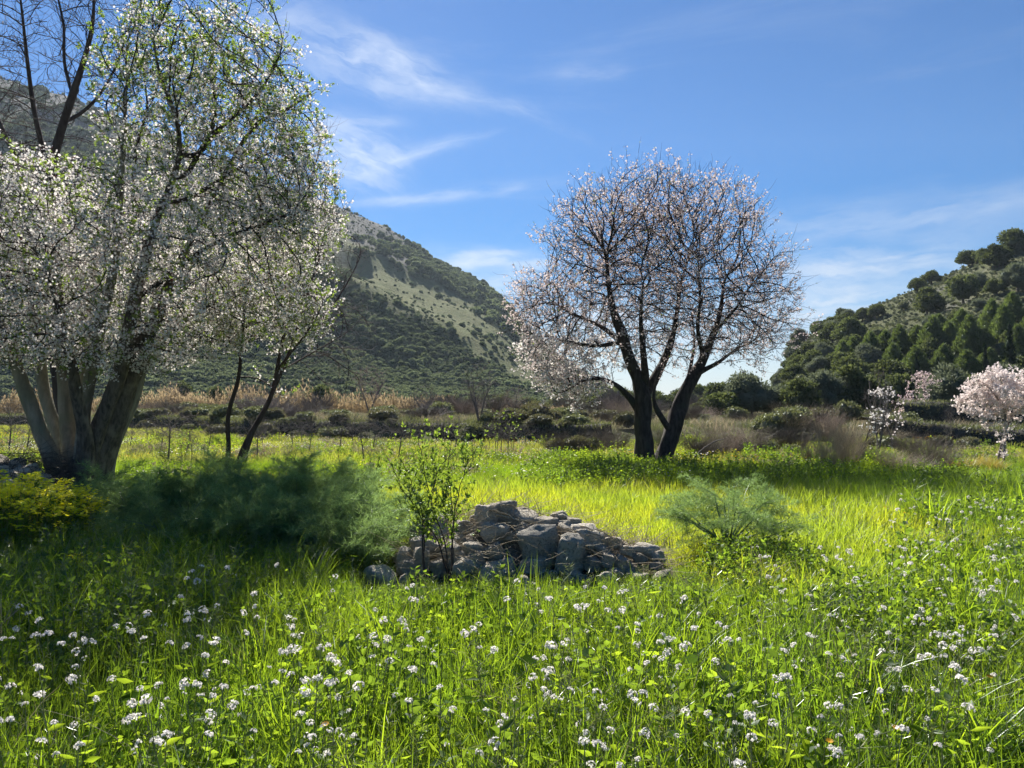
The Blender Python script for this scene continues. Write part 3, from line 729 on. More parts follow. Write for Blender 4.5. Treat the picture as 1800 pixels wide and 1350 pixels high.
# --- the big many stemmed tree on the left
YL = 14.4
b0 = at(145, 868, YL); base = np.array([b0.x, b0.y, gz(b0.x, b0.y) - .05])
root = thing('blossom_tree', 'large many stemmed tree in white blossom and fresh leaf beside the stone heap', 'tree', tuple(base))
m = lambda pts, rads, par=None, dy=0., y0=0.: mk(pts, rads, par, dy, YL, y0)
limbs = [
    m([(122, 872), (110, 825), (92, 785), (72, 738), (56, 695), (42, 655), (22, 600), (-10, 520), (-40, 430)], [.27, .19, .15, .13, .12, .11, .09, .06, .03], None, -.6, -.15),
    m([(126, 872), (112, 820), (95, 765), (78, 720), (66, 680), (60, 600), (50, 510), (30, 420), (20, 330)], [.22, .15, .13, .115, .11, .09, .07, .05, .02], None, .9, .15),
    m([(134, 872), (124, 815), (120, 760), (115, 715), (112, 660), (108, 580), (100, 480), (90, 380), (80, 290)], [.22, .16, .14, .13, .12, .10, .08, .05, .02], None, .5, .0),
    m([(143, 872), (138, 810), (134, 750), (133, 700), (135, 640), (145, 560), (150, 470), (155, 380), (160, 280)], [.20, .13, .11, .10, .09, .08, .06, .04, .02], None, 1.2, .3),
    m([(152, 872), (150, 800), (150, 740), (158, 690), (168, 640), (185, 560), (205, 480), (215, 380), (222, 250), (228, 150)], [.20, .14, .12, .115, .11, .09, .07, .055, .04, .015], None, -.9, -.1),
    m([(160, 874), (166, 820), (166, 775), (160, 730), (148, 690), (146, 650), (128, 600), (118, 540), (100, 470)], [.24, .17, .14, .12, .11, .09, .07, .05, .03], None, -1.2, -.3),
    m([(163, 874), (168, 820), (184, 760), (208, 705), (228, 650), (238, 590), (252, 525), (268, 455), (285, 395), (308, 345), (330, 290), (325, 215), (300, 165), (285, 110), (280, 40)],
      [.22, .16, .14, .135, .125, .115, .105, .09, .075, .06, .05, .04, .03, .02, .012], None, -.4, -.3),
    m([(170, 872), (182, 800), (206, 748), (230, 700), (246, 650), (280, 600), (320, 560), (370, 530)], [.16, .11, .10, .09, .08, .065, .05, .03], None, .6, .1),
    m([(172, 872), (180, 820), (198, 765), (222, 718), (236, 680), (236, 620), (240, 540), (238, 450), (232, 340)], [.14, .09, .085, .08, .075, .07, .06, .04, .02], None, 1.4, .25),
    m([(146, 878), (146, 852), (143, 822)], [.44, .36, .20], None, 0),
    m([(322, 330), (350, 262), (385, 225), (415, 203), (450, 170), (485, 120), (500, 70)], [.05, .045, .04, .032, .025, .018, .01], 6, -.6),
    m([(268, 455), (240, 400), (232, 340), (240, 250), (262, 190), (250, 120)], [.05, .042, .035, .03, .02, .01], 6, .9),
    m([(300, 365), (350, 340), (410, 300), (470, 270), (520, 250)], [.05, .04, .03, .02, .01], 6, .8),
    m([(255, 520), (310, 470), (370, 430), (440, 400), (510, 380)], [.055, .045, .035, .025, .012], 6, -.9),
    m([(410, 205), (460, 215), (510, 190), (540, 170)], [.04, .035, .025, .01], 9, .5),
    m([(330, 290), (370, 250), (380, 180), (370, 110), (385, 60)], [.05, .045, .035, .025, .01], 6, 1.4),
]
els = [E(370, 50, YL - 1.0, 130, 120, 2.4, .9), E(90, 470, YL, 200, 190, 3.4, 3.4), E(300, 470, YL, 240, 170, 3.4, 3.6), E(360, 210, YL, 175, 150, 2.8, 3.2), E(445, 190, YL, 115, 130, 2.2, 2.2), E(535, 260, YL, 40, 90, 1.2, .5), E(290, 120, YL, 90, 120, 2.0, 1.0), E(505, 370, YL, 100, 110, 2.2, 2.0),
       E(-30, 420, YL, 150, 180, 3.0, 1.2), E(60, 600, YL - .5, 130, 60, 2.6, .9), E(210, 610, YL - .8, 140, 55, 2.2, .9)]
PP, PN = build_tree(root, limbs, ellipsoids(10500, els, .5), [M['bark_dark'], M['twig']], step=.15, dk=.18, rtip=.0055, tw_n=1, tw_len=(.2, .5), tw_r=.004, tw_K=4, big=.05, jit=.18,
                    limb_name='stem', base=base, amp=.13, flare=.1, limb_mats=[M['bark_pale'], M['bark_pale'], M['bark_pale'], M['bark_pale'], M['bark_pale'], M['bark_old'], M['bark_old'], M['bark_pale'], M['bark_pale'], M['bark_old']])
px_, py_ = proj(PP[:, 0, 0] + base[0], PP[:, 0, 1] + base[1], PP[:, 0, 2] + base[2])
wlow = np.clip(.34 + (py_ - 150) / 430, .32, 1.0)             # the lower twigs carry more flower, the tips more leaf
selb = rng.random(len(PP)) < wlow
dress(root, 'blossom', PP[selb], 17500, proto_clusters(M['petal'], .022, 5, .045))
sell = rng.random(len(PP)) < np.clip(1.15 - wlow * .6 + (px_ > 480) * .3, .3, 1)
dress(root, 'foliage', PP[sell], 15500, proto_tufts(M['leaf_young'], .06, .011) , lo=.3, tilt=.9)

# --- the slender leaning tree behind the fennel
YS = 16.6
b0 = at(405, 846, YS); base = np.array([b0.x, b0.y, gz(b0.x, b0.y) - .05])
root = thing('slender_tree', 'slender tree with two thin leaning trunks rising behind the feathery fennel', 'tree', tuple(base))
m = lambda pts, rads, par=None, dy=0., y0=0.: mk(pts, rads, par, dy, YS, y0)
limbs = [m([(396, 848), (399, 815), (404, 785), (398, 745), (402, 718), (414, 685), (421, 665), (424, 610), (430, 540), (440, 470)], [.062, .055, .05, .048, .045, .045, .042, .035, .025, .012], None, -.4),
         m([(412, 848), (417, 818), (428, 785), (447, 752), (463, 725), (477, 700), (484, 672), (490, 630), (503, 570), (515, 500), (520, 430)], [.075, .068, .062, .058, .055, .05, .048, .04, .03, .02, .01], None, .5),
         m([(487, 650), (520, 610), (550, 570), (570, 530)], [.03, .025, .018, .01], 1, -.6),
         m([(424, 620), (390, 580), (370, 540), (350, 500)], [.03, .024, .018, .01], 0, .5),
         m([(424, 655), (455, 662), (480, 680), (500, 700)], [.018, .014, .01, .006], 0, .3)]
els = [E(480, 530, YS, 110, 95, 1.6, 3), E(545, 560, YS, 45, 60, 1.0, .8), E(400, 560, YS, 70, 70, 1.3, 1.2)]
PP, PN = build_tree(root, limbs, ellipsoids(1500, els, .5), [M['twig'], M['twig']], step=.14, dk=.20, rtip=.005, tw_n=1, tw_len=(.2, .5), tw_r=.004, big=.04, limb_name='trunk', base=base, amp=.08)
dress(root, 'blossom', PP, 1700, proto_clusters(M['petal'], .023, 5, .04))
dress(root, 'foliage', PP, 2400, proto_tufts(M['leaf_young'], .06, .011), lo=.3, tilt=.7)

# --- tall bare trees behind the blossom tree
def bare_tree(name, label, Yd, basepx, stems, els, n, mats, **kw):
    b0 = at(basepx[0], basepx[1], Yd); z = gz(b0.x, b0.y); base = np.array([b0.x, b0.y, z - .05])
    r_ = thing(name, label, 'tree', tuple(base))
    lm = []
    for pts, rads, par, dy in stems:
        q = L3(pts, Yd, dy)
        if par is None: q[0] = (q[0][0], q[0][1], z - .05)
        lm.append((q, rads, par))
    PPb, _ = build_tree(r_, lm, ellipsoids(n, els, .5), mats, base=base, limb_name='trunk', **kw)
    return r_, PPb
bare_tree('bare_tree', 'tall leafless tree showing against the sky behind the white blossom tree', 22.0, (112, 815),
          [([(112, 815), (108, 700), (92, 560), (82, 420), (88, 300), (110, 220), (128, 165), (150, 100), (165, 40), (165, -30)], [.24, .20, .18, .15, .12, .11, .10, .07, .05, .02], None, -.8),
           ([(82, 420), (40, 300), (0, 220), (-30, 150), (-60, 60)], [.10, .08, .07, .05, .02], 0, .8),
           ([(128, 165), (110, 110), (115, 50), (100, -10), (90, -60)], [.06, .05, .04, .03, .015], 0, .9),
           ([(85, 300), (60, 200), (48, 110), (40, 30), (30, -50)], [.08, .065, .05, .035, .015], 0, -1.2),
           ([(110, 220), (160, 190), (200, 130), (225, 60), (240, 0)], [.06, .05, .035, .025, .012], 0, .6)],
          [E(95, 60, 22, 165, 150, 2.6, 3), E(0, 150, 22, 120, 150, 2.5, 1.2), E(180, 60, 22, 90, 120, 2, 1), E(60, 260, 22, 150, 110, 2.6, .8)], 1500, [M['twig'], M['twig']],
          step=.26, dk=.42, rtip=.010, tw_n=2, tw_len=(.4, 1.0), tw_r=.0065, big=.09, jit=.2, tw_K=6, wob=.28)
bare_tree('bare_tree', 'leafless grey tree whose thin twigs stick out right of the white blossom tree', 19.5, (425, 830),
          [([(425, 830), (440, 765), (475, 700), (505, 630), (535, 540), (562, 450), (585, 380)], [.06, .055, .05, .045, .035, .025, .012], None, .4),
           ([(498, 650), (545, 622), (585, 600), (625, 575)], [.02, .016, .012, .006], 0, -.8),
           ([(512, 610), (570, 560), (610, 500), (640, 440)], [.035, .03, .02, .01], 0, .8),
           ([(535, 540), (530, 430), (540, 340), (560, 270), (570, 225)], [.04, .03, .022, .015, .008], 0, -.6)],
          [E(565, 480, 19.5, 85, 150, 1.6, 3), E(580, 590, 19.5, 80, 60, 1.5, 1.8), E(600, 660, 19.5, 50, 40, 1.2, .6), E(560, 300, 19.5, 50, 80, 1.2, .8)], 420, [M['twig'], M['twig_grey']],
          step=.22, dk=.36, rtip=.007, tw_n=2, tw_len=(.35, .9), tw_r=.0045, big=.05, jit=.2, tw_K=6, wob=.25)

# ================================================================== STONE HEAPS
def stone_mesh(k, sub=3, boxy=.5, mats=()):
    import bmesh
    bm = bmesh.new(); bmesh.ops.create_icosphere(bm, subdivisions=sub, radius=1.0)
    V = np.array([v.co[:] for v in bm.verts]); Fq = np.array([[v.index for v in f.verts] for f in bm.faces]); bm.free()
    r_ = np.random.default_rng(k)
    n = 15; N = nrm(r_.normal(size=(n, 3))); N[:6] = np.eye(3)[[0, 0, 1, 1, 2, 2]] * np.array([1, -1, 1, -1, 1, -1])[:, None]; N = nrm(N + r_.normal(0, .22, N.shape))
    d = np.r_[r_.uniform(.62, .8, 6), r_.uniform(.72, .95, n - 6)]
    dots = V @ N.T; lim = np.where(dots > 1e-3, d / np.maximum(dots, 1e-3), 9)
    s = -np.log(np.exp(-lim * 26).sum(1) + np.exp(-1.15 * 26)) / 26
    V = V * s[:, None]
    nz = fbm(V[:, 0] * 2.2 + k, V[:, 1] * 2.2 + V[:, 2] * 2.7, k, 4) - .5
    nf_ = fbm(V[:, 0] * 7 + k, V[:, 1] * 7 + V[:, 2] * 8.3, k + 3, 3) - .5
    V = V * (1 + .26 * nz + .10 * nf_)[:, None]
    V /= np.abs(V).max(0)
    return mesh('stone', V * .5, Fq, list(mats), True)
stones_l = [stone_mesh(k + 20, 4, mats=[M['stone']]) for k in range(9)]
stones_d = [stone_mesh(k + 60, 4, mats=[M['stone_dark']]) for k in range(2)]
stones_s = [stone_mesh(k + 80, 3, mats=[M['stone']]) for k in range(8)]
pc = at(935, 1020, 7.7); pz = gz(pc.x, pc.y); px0 = np.array([pc.x, pc.y, pz])
pile = thing('stone_pile', 'heap of pale weathered field stones strewn with dry canes in the middle of the meadow', 'stone heap', tuple(px0))
topx = [690, 720, 760, 800, 850, 900, 950, 1000, 1050, 1100, 1160, 1185]; topy = [985, 945, 925, 905, 893, 888, 903, 918, 938, 952, 975, 1000]
TX = [at(a, b, 7.9).x for a, b in zip(topx, topy)]; TZ = [at(a, b, 7.9).z - pz for a, b in zip(topx, topy)]
gxs = np.linspace(TX[0] - .25, TX[-1] + .25, 60); gys = np.linspace(6.9, 9.0, 36)
GX, GY = np.meshgrid(gxs, gys)
def pile_h(x, y):
    t = np.interp(x, TX, TZ, 0, 0); e = sst((x - TX[0] + .1) / .3) * sst((TX[-1] + .1 - x) / .3)
    f = sst((y - 7.0) / .9) * sst((9.0 - y) / .9)
    return np.maximum(t - .15, 0) * e * f + .0
hz = pile_h(GX, GY) + .05 * (fbm(GX * 5, GY * 5, 3) - .5)
ip = np.arange(GX.size).reshape(GX.shape)
M['soil'] = barkmat('pale_stony_soil', (.12, .10, .075), (.22, .19, .15), (.09, .08, .05), 12, .8, 1.0)
obj('earth_core', mesh('earth_core', np.stack([GX - px0[0], GY - px0[1], H(GX, GY) - pz + hz - .04], -1).reshape(-1, 3),
    np.stack([ip[:-1, :-1], ip[:-1, 1:], ip[1:, 1:], ip[1:, :-1]], -1).reshape(-1, 4), [M['soil']], True), pile)
def stone(parent, me, c, size, rot, label=None):
    o = obj('stone', me, parent, c); o.scale = size; o.rotation_euler = rot
    if label: o['label'] = label
    return o
big = [(947, 958, 82, 62, 'squarish dark block furred with lichen', 0), (1001, 974, 54, 68, 'tall grey slab leaning on the dark block', 0), (938, 999, 54, 32, None, 0), (957, 1015, 36, 26, None, 0),
       (1008, 1019, 44, 28, None, 1), (853, 913, 44, 50, 'upright rounded stone near the top', 1), (885, 902, 52, 40, None, 1), (811, 927, 38, 28, None, 1), (874, 940, 62, 44, None, 1), (897, 944, 34, 17, None, 1),
       (943, 922, 28, 18, None, 1), (918, 912, 60, 26, None, 1), (1008, 918, 30, 16, None, 1), (1021, 934, 66, 28, None, 1), (1028, 955, 68, 38, None, 1), (1078, 955, 40, 20, None, 1), (1138, 969, 44, 30, None, 1),
       (1126, 984, 30, 20, None, 1), (1157, 981, 28, 22, None, 1), (1154, 995, 34, 16, None, 1), (831, 971, 46, 34, None, 1), (835, 990, 50, 40, None, 1), (799, 987, 52, 42, None, 1), (738, 990, 36, 50, None, 1),
       (739, 957, 34, 28, None, 1), (773, 939, 36, 24, None, 1), (806, 949, 32, 20, None, 1), (767, 917, 42, 20, None, 1), (735, 926, 34, 20, None, 1), (803, 1010, 30, 20, None, 1), (890, 1000, 44, 38, None, 1),
       (860, 1010, 44, 30, None, 1), (1042, 993, 34, 26, None, 1), (1068, 985, 34, 24, None, 1), (1095, 990, 34, 24, None, 1), (765, 965, 40, 30, None, 1), (868, 975, 46, 36, None, 1), (710, 975, 34, 26, None, 1),
       (718, 1000, 34, 24, None, 1), (1060, 968, 36, 22, None, 1), (982, 908, 34, 18, None, 1), (1105, 970, 34, 20, None, 1), (770, 1000, 34, 30, None, 1), (1080, 1008, 32, 18, None, 1), (975, 935, 40, 20, None, 1), (962, 926, 56, 34, None, 1), (992, 928, 46, 30, None, 1), (1002, 942, 54, 34, None, 1), (925, 930, 44, 28, None, 1), (1050, 948, 46, 26, None, 1)]
for k, (a, b, w_, h_, lb, lt) in enumerate(big):
    Yd = 7.12 + (1020 - b) / 130 * .75 - (.16 if k < 2 else 0); c = at(a, b, Yd); s = Yd / F
    me = stones_d[k % 2] if k < 2 else stones_l[(k * 5) % 9]
    dp = .8 * (w_ + h_) / 2 * s
    r_ = (rng.normal(0, .15), rng.normal(0, .2), rng.random() * 6.28 if k > 1 else (.1, -.25)[k])
    ws = w_ * s * 1.0; stone(pile, me, (c.x - px0[0], c.y - px0[1] + dp * .2, c.z - pz), (ws, dp if k < 2 else ws * .9, h_ * s * 1.12), r_ if k > 1 else (0, (.03, .22)[k], r_[2]), lb)
for k in range(130):
    x = rng.uniform(TX[0], TX[-2]); y = rng.uniform(7.0, 8.7); s = .05 + .24 * rng.random() ** 2.2
    z = float(pile_h(x, y)) + float(H(x, y)) - pz + s * .1
    stone(pile, stones_s[k % 8], (x - px0[0], y - px0[1], z), (s * 1.2, s, s * .75), tuple(rng.normal(0, .4, 2)) + (rng.random() * 6.28,))
# canes draped over it
def cane(pts, r_, m_=None, sides=5):
    P = np.array(pts); t = np.linspace(0, 1, 26); tt = np.linspace(0, 1, len(P))
    Q = np.stack([np.interp(t, tt, P[:, i]) for i in range(3)], 1)
    for _ in range(4): Q[1:-1] = .5 * Q[1:-1] + .25 * (Q[:-2] + Q[2:])
    Q[1:-1] += rng.normal(0, .006, (24, 3)); o = Q[0].copy()
    V, Fq = tubes((Q - o)[None], np.linspace(r_, r_ * .5, 26)[None], sides)
    return o, mesh('cane', V, Fq, [m_ or M['straw']], True)
cn = [([(855, 893), (905, 912), (960, 925), (1030, 935), (1090, 950)], 'long dry cane running from the top of the heap down its right slope', .009),
      ([(870, 905), (940, 918), (1010, 935), (1080, 955), (1150, 985)], 'dry cane crossing the heap behind the dark block down to its right foot', .008),
      ([(880, 888), (905, 888), (914, 905), (912, 925)], 'short arched dry stalk over the highest stones', .005),
      ([(985, 935), (1010, 950), (1040, 965), (1062, 985)], 'pale dry stalk right of the tall grey slab', .007),
      ([(765, 968), (790, 945), (822, 935), (850, 925), (890, 930)], 'bent dry stalk lying left of the highest stones', .006),
      ([(860, 955), (890, 940), (915, 925), (935, 928)], 'pale cane lying against the left edge of the dark block', .007),
      ([(880, 958), (885, 980), (890, 1005), (900, 1020)], 'pale split stalk hanging down left of the dark block', .005),
      ([(975, 950), (984, 975), (975, 1000), (970, 1010)], 'straw stem hanging between dark block and grey slab', .005),
      ([(1020, 925), (1060, 935), (1100, 955), (1140, 960)], 'thin dry cane over the right shoulder of the heap', .006),
      ([(1070, 940), (1090, 925), (1110, 912)], 'dry twig sticking up behind the right slope of the heap', .004),
      ([(780, 965), (810, 985), (840, 1000), (850, 1020)], 'dry twig lying on the left front stones', .005)]
for pts, lb, r_ in cn:
    P = []
    for a, b in pts:
        Yd = 7.0 + (1020 - b) / 130 * .75 - .06; P.append(tuple(at(a, b, Yd)))
    o_, me = cane(P, r_)
    thing('dry_cane', lb, 'dry cane', tuple(o_), group='dry canes on the stone heap', me=me)
n = 1100
xs = rng.uniform(TX[1], TX[-2], n); ys = rng.uniform(7.2, 8.3, n)
P0 = np.stack([xs, ys, H(xs, ys) + pile_h(xs, ys) + rng.uniform(.03, .16, n)], 1); D = rand_dirs(n); D[:, 2] = np.abs(D[:, 2]) * .35
Pt, Rt = twigs(P0, nrm(D), rng.uniform(.15, .6, n), 5, .18, -.02, .0030)
V, Fq = tubes(Pt, Rt, 3); obj('dead_twigs', mesh('dead_twigs', V, Fq, [M['straw']]), kind='stuff', label='dry twigs and straw littering the stone heap')

# the second heap, left, beside the big tree
c0 = at(30, 865, 12.8); z0 = gz(c0.x, c0.y)
heap = thing('stone_pile', 'low heap of stones and dead twigs at the left edge beside the big tree', 'stone heap', (c0.x, c0.y, z0))
hp = [(50, 833, 40, 30), (20, 845, 44, 26), (75, 845, 30, 20), (-5, 835, 36, 26), (40, 880, 34, 22), (10, 870, 40, 24), (60, 862, 34, 20), (-15, 870, 40, 30), (30, 815, 30, 18), (85, 865, 26, 16), (0, 815, 40, 20), (25, 895, 30, 18), (-35, 850, 50, 34), (95, 885, 24, 16)]
for k, (a, b, w_, h_) in enumerate(hp):
    Yd = 12.0 + (890 - b) / 80 * 1.6; c = at(a, b, Yd); s = Yd / F
    stone(heap, stones_l[(k * 4) % 9], (c.x - c0.x, c.y - c0.y, c.z - z0), (w_ * s * 1.2, w_ * s, h_ * s * 1.3), tuple(rng.normal(0, .3, 2)) + (rng.random() * 6.28,))
for k in range(60):
    x = rng.uniform(-1.2, .8); y = rng.uniform(-.9, 1.1); s = rng.uniform(.1, .25); hh = .55 * math.exp(-(x + .3) ** 2 / .7 - (y - .2) ** 2 / .8)
    stone(heap, stones_s[k % 8], (x, y, hh * (.9 + .1 * rng.random())), (s * 1.3, s, s * .8), tuple(rng.normal(0, .4, 2)) + (rng.random() * 6.28,))
for k, (a, b, w_, h_) in enumerate([(215, 868, 44, 26), (252, 866, 22, 16), (600, 884, 44, 18), (640, 890, 26, 14)]):
    Yd = 13.2 if a < 300 else 10.6; c = at(a, b, Yd); s = Yd / F
    o = thing('boulder', ['pale boulder at the foot of the many stemmed tree on its right', 'small pale stone right of the boulder by the big tree', 'flat pale stone behind the sunlit fennel', 'small stone behind the fennel beside the flat pale one'][k],
              'boulder', (c.x, c.y, gz(c.x, c.y) + h_ * s * .3), rng.random() * 6, me=stones_l[k + 2], sc=(w_ * s * 1.1, w_ * s * .9, h_ * s * 1.4))
n = 900; a = rng.random(n) * 6.28; rr_ = np.sqrt(rng.random(n)); xs = c0.x - .25 + rr_ * np.cos(a) * 1.2; ys = c0.y + .6 + rr_ * np.sin(a) * 1.0
P0 = np.stack([xs, ys, H(xs, ys) + .55 * np.exp(-rr_ ** 2 * 1.5) + rng.random(n) * .25], 1); D = rand_dirs(n); D[:, 2] *= .4
Pt, Rt = twigs(P0, nrm(D), rng.uniform(.3, .9, n), 5, .2, -.05, .005)
V, Fq = tubes(Pt, Rt, 3); obj('brushwood', mesh('brushwood', V, Fq, [M['straw_grey']]), kind='stuff', label='heap of cut dead twigs on the stones at the left edge')
c = at(1511, 808, 24.0); thing('boulder', 'flat white rock lying in front of the dry shrubs', 'boulder', (c.x, c.y, gz(c.x, c.y) + .08), .3, me=stones_l[3], sc=(.5, .4, .3))

# ================================================================== FENNEL
def frond_mesh(k, L=.46, nb=12, wd=.0034):
    """one feathery leaf: rachis, side branches and threads"""
    r_ = np.random.default_rng(k); a = Acc()
    t = np.linspace(0, 1, 9); Q = np.stack([t * L, .02 * np.sin(t * 3 + k), .10 * L * t - .22 * L * t ** 2.2], 1)
    V, Fq = tubes(Q[None], np.linspace(.0035, .001, 9)[None], 3); a.add(V, Fq, 1)
    Ps = []; Ds = []; Ls = []
    for b in range(nb):
        u = .12 + .85 * b / nb
        for sg in (-1, 1):
            p = np.array([np.interp(u, t, Q[:, i]) for i in range(3)]); bl = L * .42 * (1 - u) ** .6 * r_.uniform(.7, 1.1)
            bd = nrm(np.array([.75, sg * 1.0, r_.normal(.15, .45)])); m_ = 5
            q = p + bd * np.linspace(0, bl, m_)[:, None]; q[:, 2] -= .25 * bl * np.linspace(0, 1, m_) ** 2
            V, Fq = tubes(q[None], np.full((1, m_), .0009), 3); a.add(V, Fq, 0)
            n = 15; tt = r_.random(n); idx = tt * (m_ - 1); i0 = np.minimum(idx.astype(int), m_ - 2)
            bp = q[i0] + (q[i0 + 1] - q[i0]) * (idx - i0)[:, None]
            d = nrm(bd * .8 + r_.normal(0, .75, (n, 3))); Ps.append(bp); Ds.append(d); Ls.append(r_.uniform(.03, .085, n) * (L / .46))
    P = np.concatenate(Ps); D = np.concatenate(Ds); Lg = np.concatenate(Ls)
    A, _ = frames(D); w_ = wd
    V = np.stack([P - A * w_ / 2, P + A * w_ / 2, P + D * Lg[:, None]], 1); i = np.arange(len(P))[:, None] * 3
    a.add(V, i + [0, 1, 2], 0)
    return a.mesh('frond', [M['fennel'], M['fennel_stem']])
FR = [frond_mesh(k) for k in range(5)]
def fennel(px, ybase, Yd, rad, hgt, nst, nfr, label, fan=1.0, seed=0, sc=1.0, lo=.34):
    r_ = np.random.default_rng(seed); b = at(px, ybase, Yd); z = gz(b.x, b.y)
    root = thing('fennel_plant', label, 'fennel', (b.x, b.y, z), group='feathery fennel plants')
    for s in range(nst):
        a = 2 * np.pi * (s + r_.random() * .6) / nst; out = rad * (.25 + .75 * r_.random()) * fan; hh = hgt * (1 - .45 * (out / max(rad, .01)) ** 2) * r_.uniform(.8, 1.0)
        t = np.linspace(0, 1, 10); e = .9 + .5 * r_.random()
        Q = np.stack([np.cos(a) * out * t ** e, np.sin(a) * out * t ** e, hh * .92 * (t ** .85)], 1) + np.cumsum(r_.normal(0, .005, (10, 3)), 0) * (t[:, None] > 0)
        V, Fq = tubes(Q[None], np.linspace(.014, .004, 10)[None], 6); st = obj('stalk', mesh('stalk', V, Fq, [M['fennel_stem']], True), root)
        for f in range(nfr):
            u = lo + (1 - lo) * (f + r_.random()) / nfr; i0 = min(int(u * 9), 8); p = Q[i0] + (Q[i0 + 1] - Q[i0]) * (u * 9 - i0)
            az_ = a + r_.normal(0, 1.5); el_ = r_.normal(.35, .4)
            o = obj('frond', FR[r_.integers(5)], root, tuple(p)); o.rotation_euler = (r_.normal(0, .5), -el_, az_); q = r_.uniform(.7, 1.2) * sc; o.scale = (q, q, q)
    return root
fennel(1278, 1000, 8.2, .68, .86, 18, 6, 'lone pale green fennel plant with fanned stems right of the stone heap', seed=1, lo=.62, sc=.85)
fl = [(240, 1000, 9.2, .55, .80, 9, 7, 'dark shaded fennel clump beside the yellow flowers'), (330, 985, 9.6, .65, .95, 10, 7, 'shaded fennel clump in front of the many stemmed tree'),
      (400, 960, 10.2, .6, 1.05, 9, 7, 'fennel clump hiding the foot of the slender leaning tree'), (470, 985, 9.4, .65, .95, 10, 7, 'dark fennel clump in the middle of the fennel thicket'),
      (540, 960, 9.9, .6, 1.0, 10, 7, 'fennel clump with dark rounded top right of the slender tree'), (600, 950, 10.8, .65, .9, 9, 7, 'fennel clump at the back right of the thicket'),
      (600, 1005, 8.5, .62, .72, 11, 7, 'sunlit fennel clump left of the stone heap'), (668, 1005, 8.3, .45, .62, 8, 6, 'low sunlit fennel clump touching the stone heap'),
      (300, 1020, 8.4, .55, .62, 8, 6, 'low shaded fennel clump at the front of the thicket'), (440, 1020, 8.3, .6, .66, 9, 6, 'low dark fennel clump at the front centre of the thicket'),
      (185, 985, 10.2, .5, .75, 7, 6, 'shaded fennel clump just under the big tree trunk'), (640, 1022, 7.7, .50, .58, 10, 6, 'light green sunlit fennel clump nearest the sapling and the stone heap'), (560, 1018, 8.0, .5, .60, 9, 6, 'light fennel clump at the front left of the sunlit group'),
      (520, 1020, 8.2, .5, .55, 7, 6, 'low fennel clump between the dark and the sunlit ones')]
for i, a in enumerate(fl): fennel(*a[:7], a[7], seed=10 + i, sc=1.15)

# ================================================================== SMALL PLANTS IN THE FOREGROUND
def sapling(px, py, Yd, stems, label, name='leafy_sapling', nl=900, spread=.12, lm='leaf_young', L=.034, Wd=.008, bark='twig', sr=.006):
    b = at(px, py, Yd); z = gz(b.x, b.y); root = thing(name, label, 'sapling', (b.x, b.y, z)); al = []
    for pts, dy in stems:
        q = np.array(L3(pts, Yd, dy)); q[0, 2] = z - .02; t = np.linspace(0, 1, 14); tt = np.linspace(0, 1, len(q)); Q = np.stack([np.interp(t, tt, q[:, i]) for i in range(3)], 1) - [b.x, b.y, z]
        Q[1:-1] += rng.normal(0, .008, (12, 3))
        V, Fq = tubes(Q[None], np.linspace(sr * 1.4, sr * .4, 14)[None], 5); obj('stem', mesh('stem', V, Fq, [M[bark]], True), root)
        n = 26; u = .25 + .75 * rng.random(n); i0 = np.minimum((u * 13).astype(int), 12); P0 = Q[i0]; D = nrm(rand_dirs(n) * [1, 1, .4] + [0, 0, .5])
        Pt, Rt = twigs(P0, D, rng.uniform(.5, 1.5, n) * spread * 1.6, 5, .2, .15, sr * .35); al.append(Pt)
    PP_ = np.concatenate(al); V, Fq = tubes(PP_, np.broadcast_to(np.linspace(1, .4, 5) * sr * .35, PP_.shape[:2]), 3)
    obj('twigs', mesh('twigs', V, Fq, [M[bark]]), root, kind='stuff')
    if nl: obj('foliage', leaf_tuft_mesh(PP_, nl, L, Wd, M[lm], per=3, lo=.1), root, kind='stuff')
    return root, PP_
sapling(790, 1022, 6.95, [([(790, 1022), (785, 960), (768, 910), (750, 860), (742, 800), (735, 770)], .1), ([(788, 1022), (795, 960), (800, 900), (812, 840), (838, 785)], -.1), ([(792, 1022), (775, 960), (740, 905), (705, 860), (690, 815)], .1),
                          ([(745, 1010), (745, 950), (742, 900), (722, 850), (700, 800)], .2), ([(745, 1010), (742, 940), (755, 880), (775, 820), (800, 790)], -.1), ([(790, 1022), (797, 940), (792, 880), (790, 830)], 0.1)],
        'bright green leafy sapling with thin dark stems in front of the stone heap', nl=3300, spread=.19, L=.042, Wd=.010)

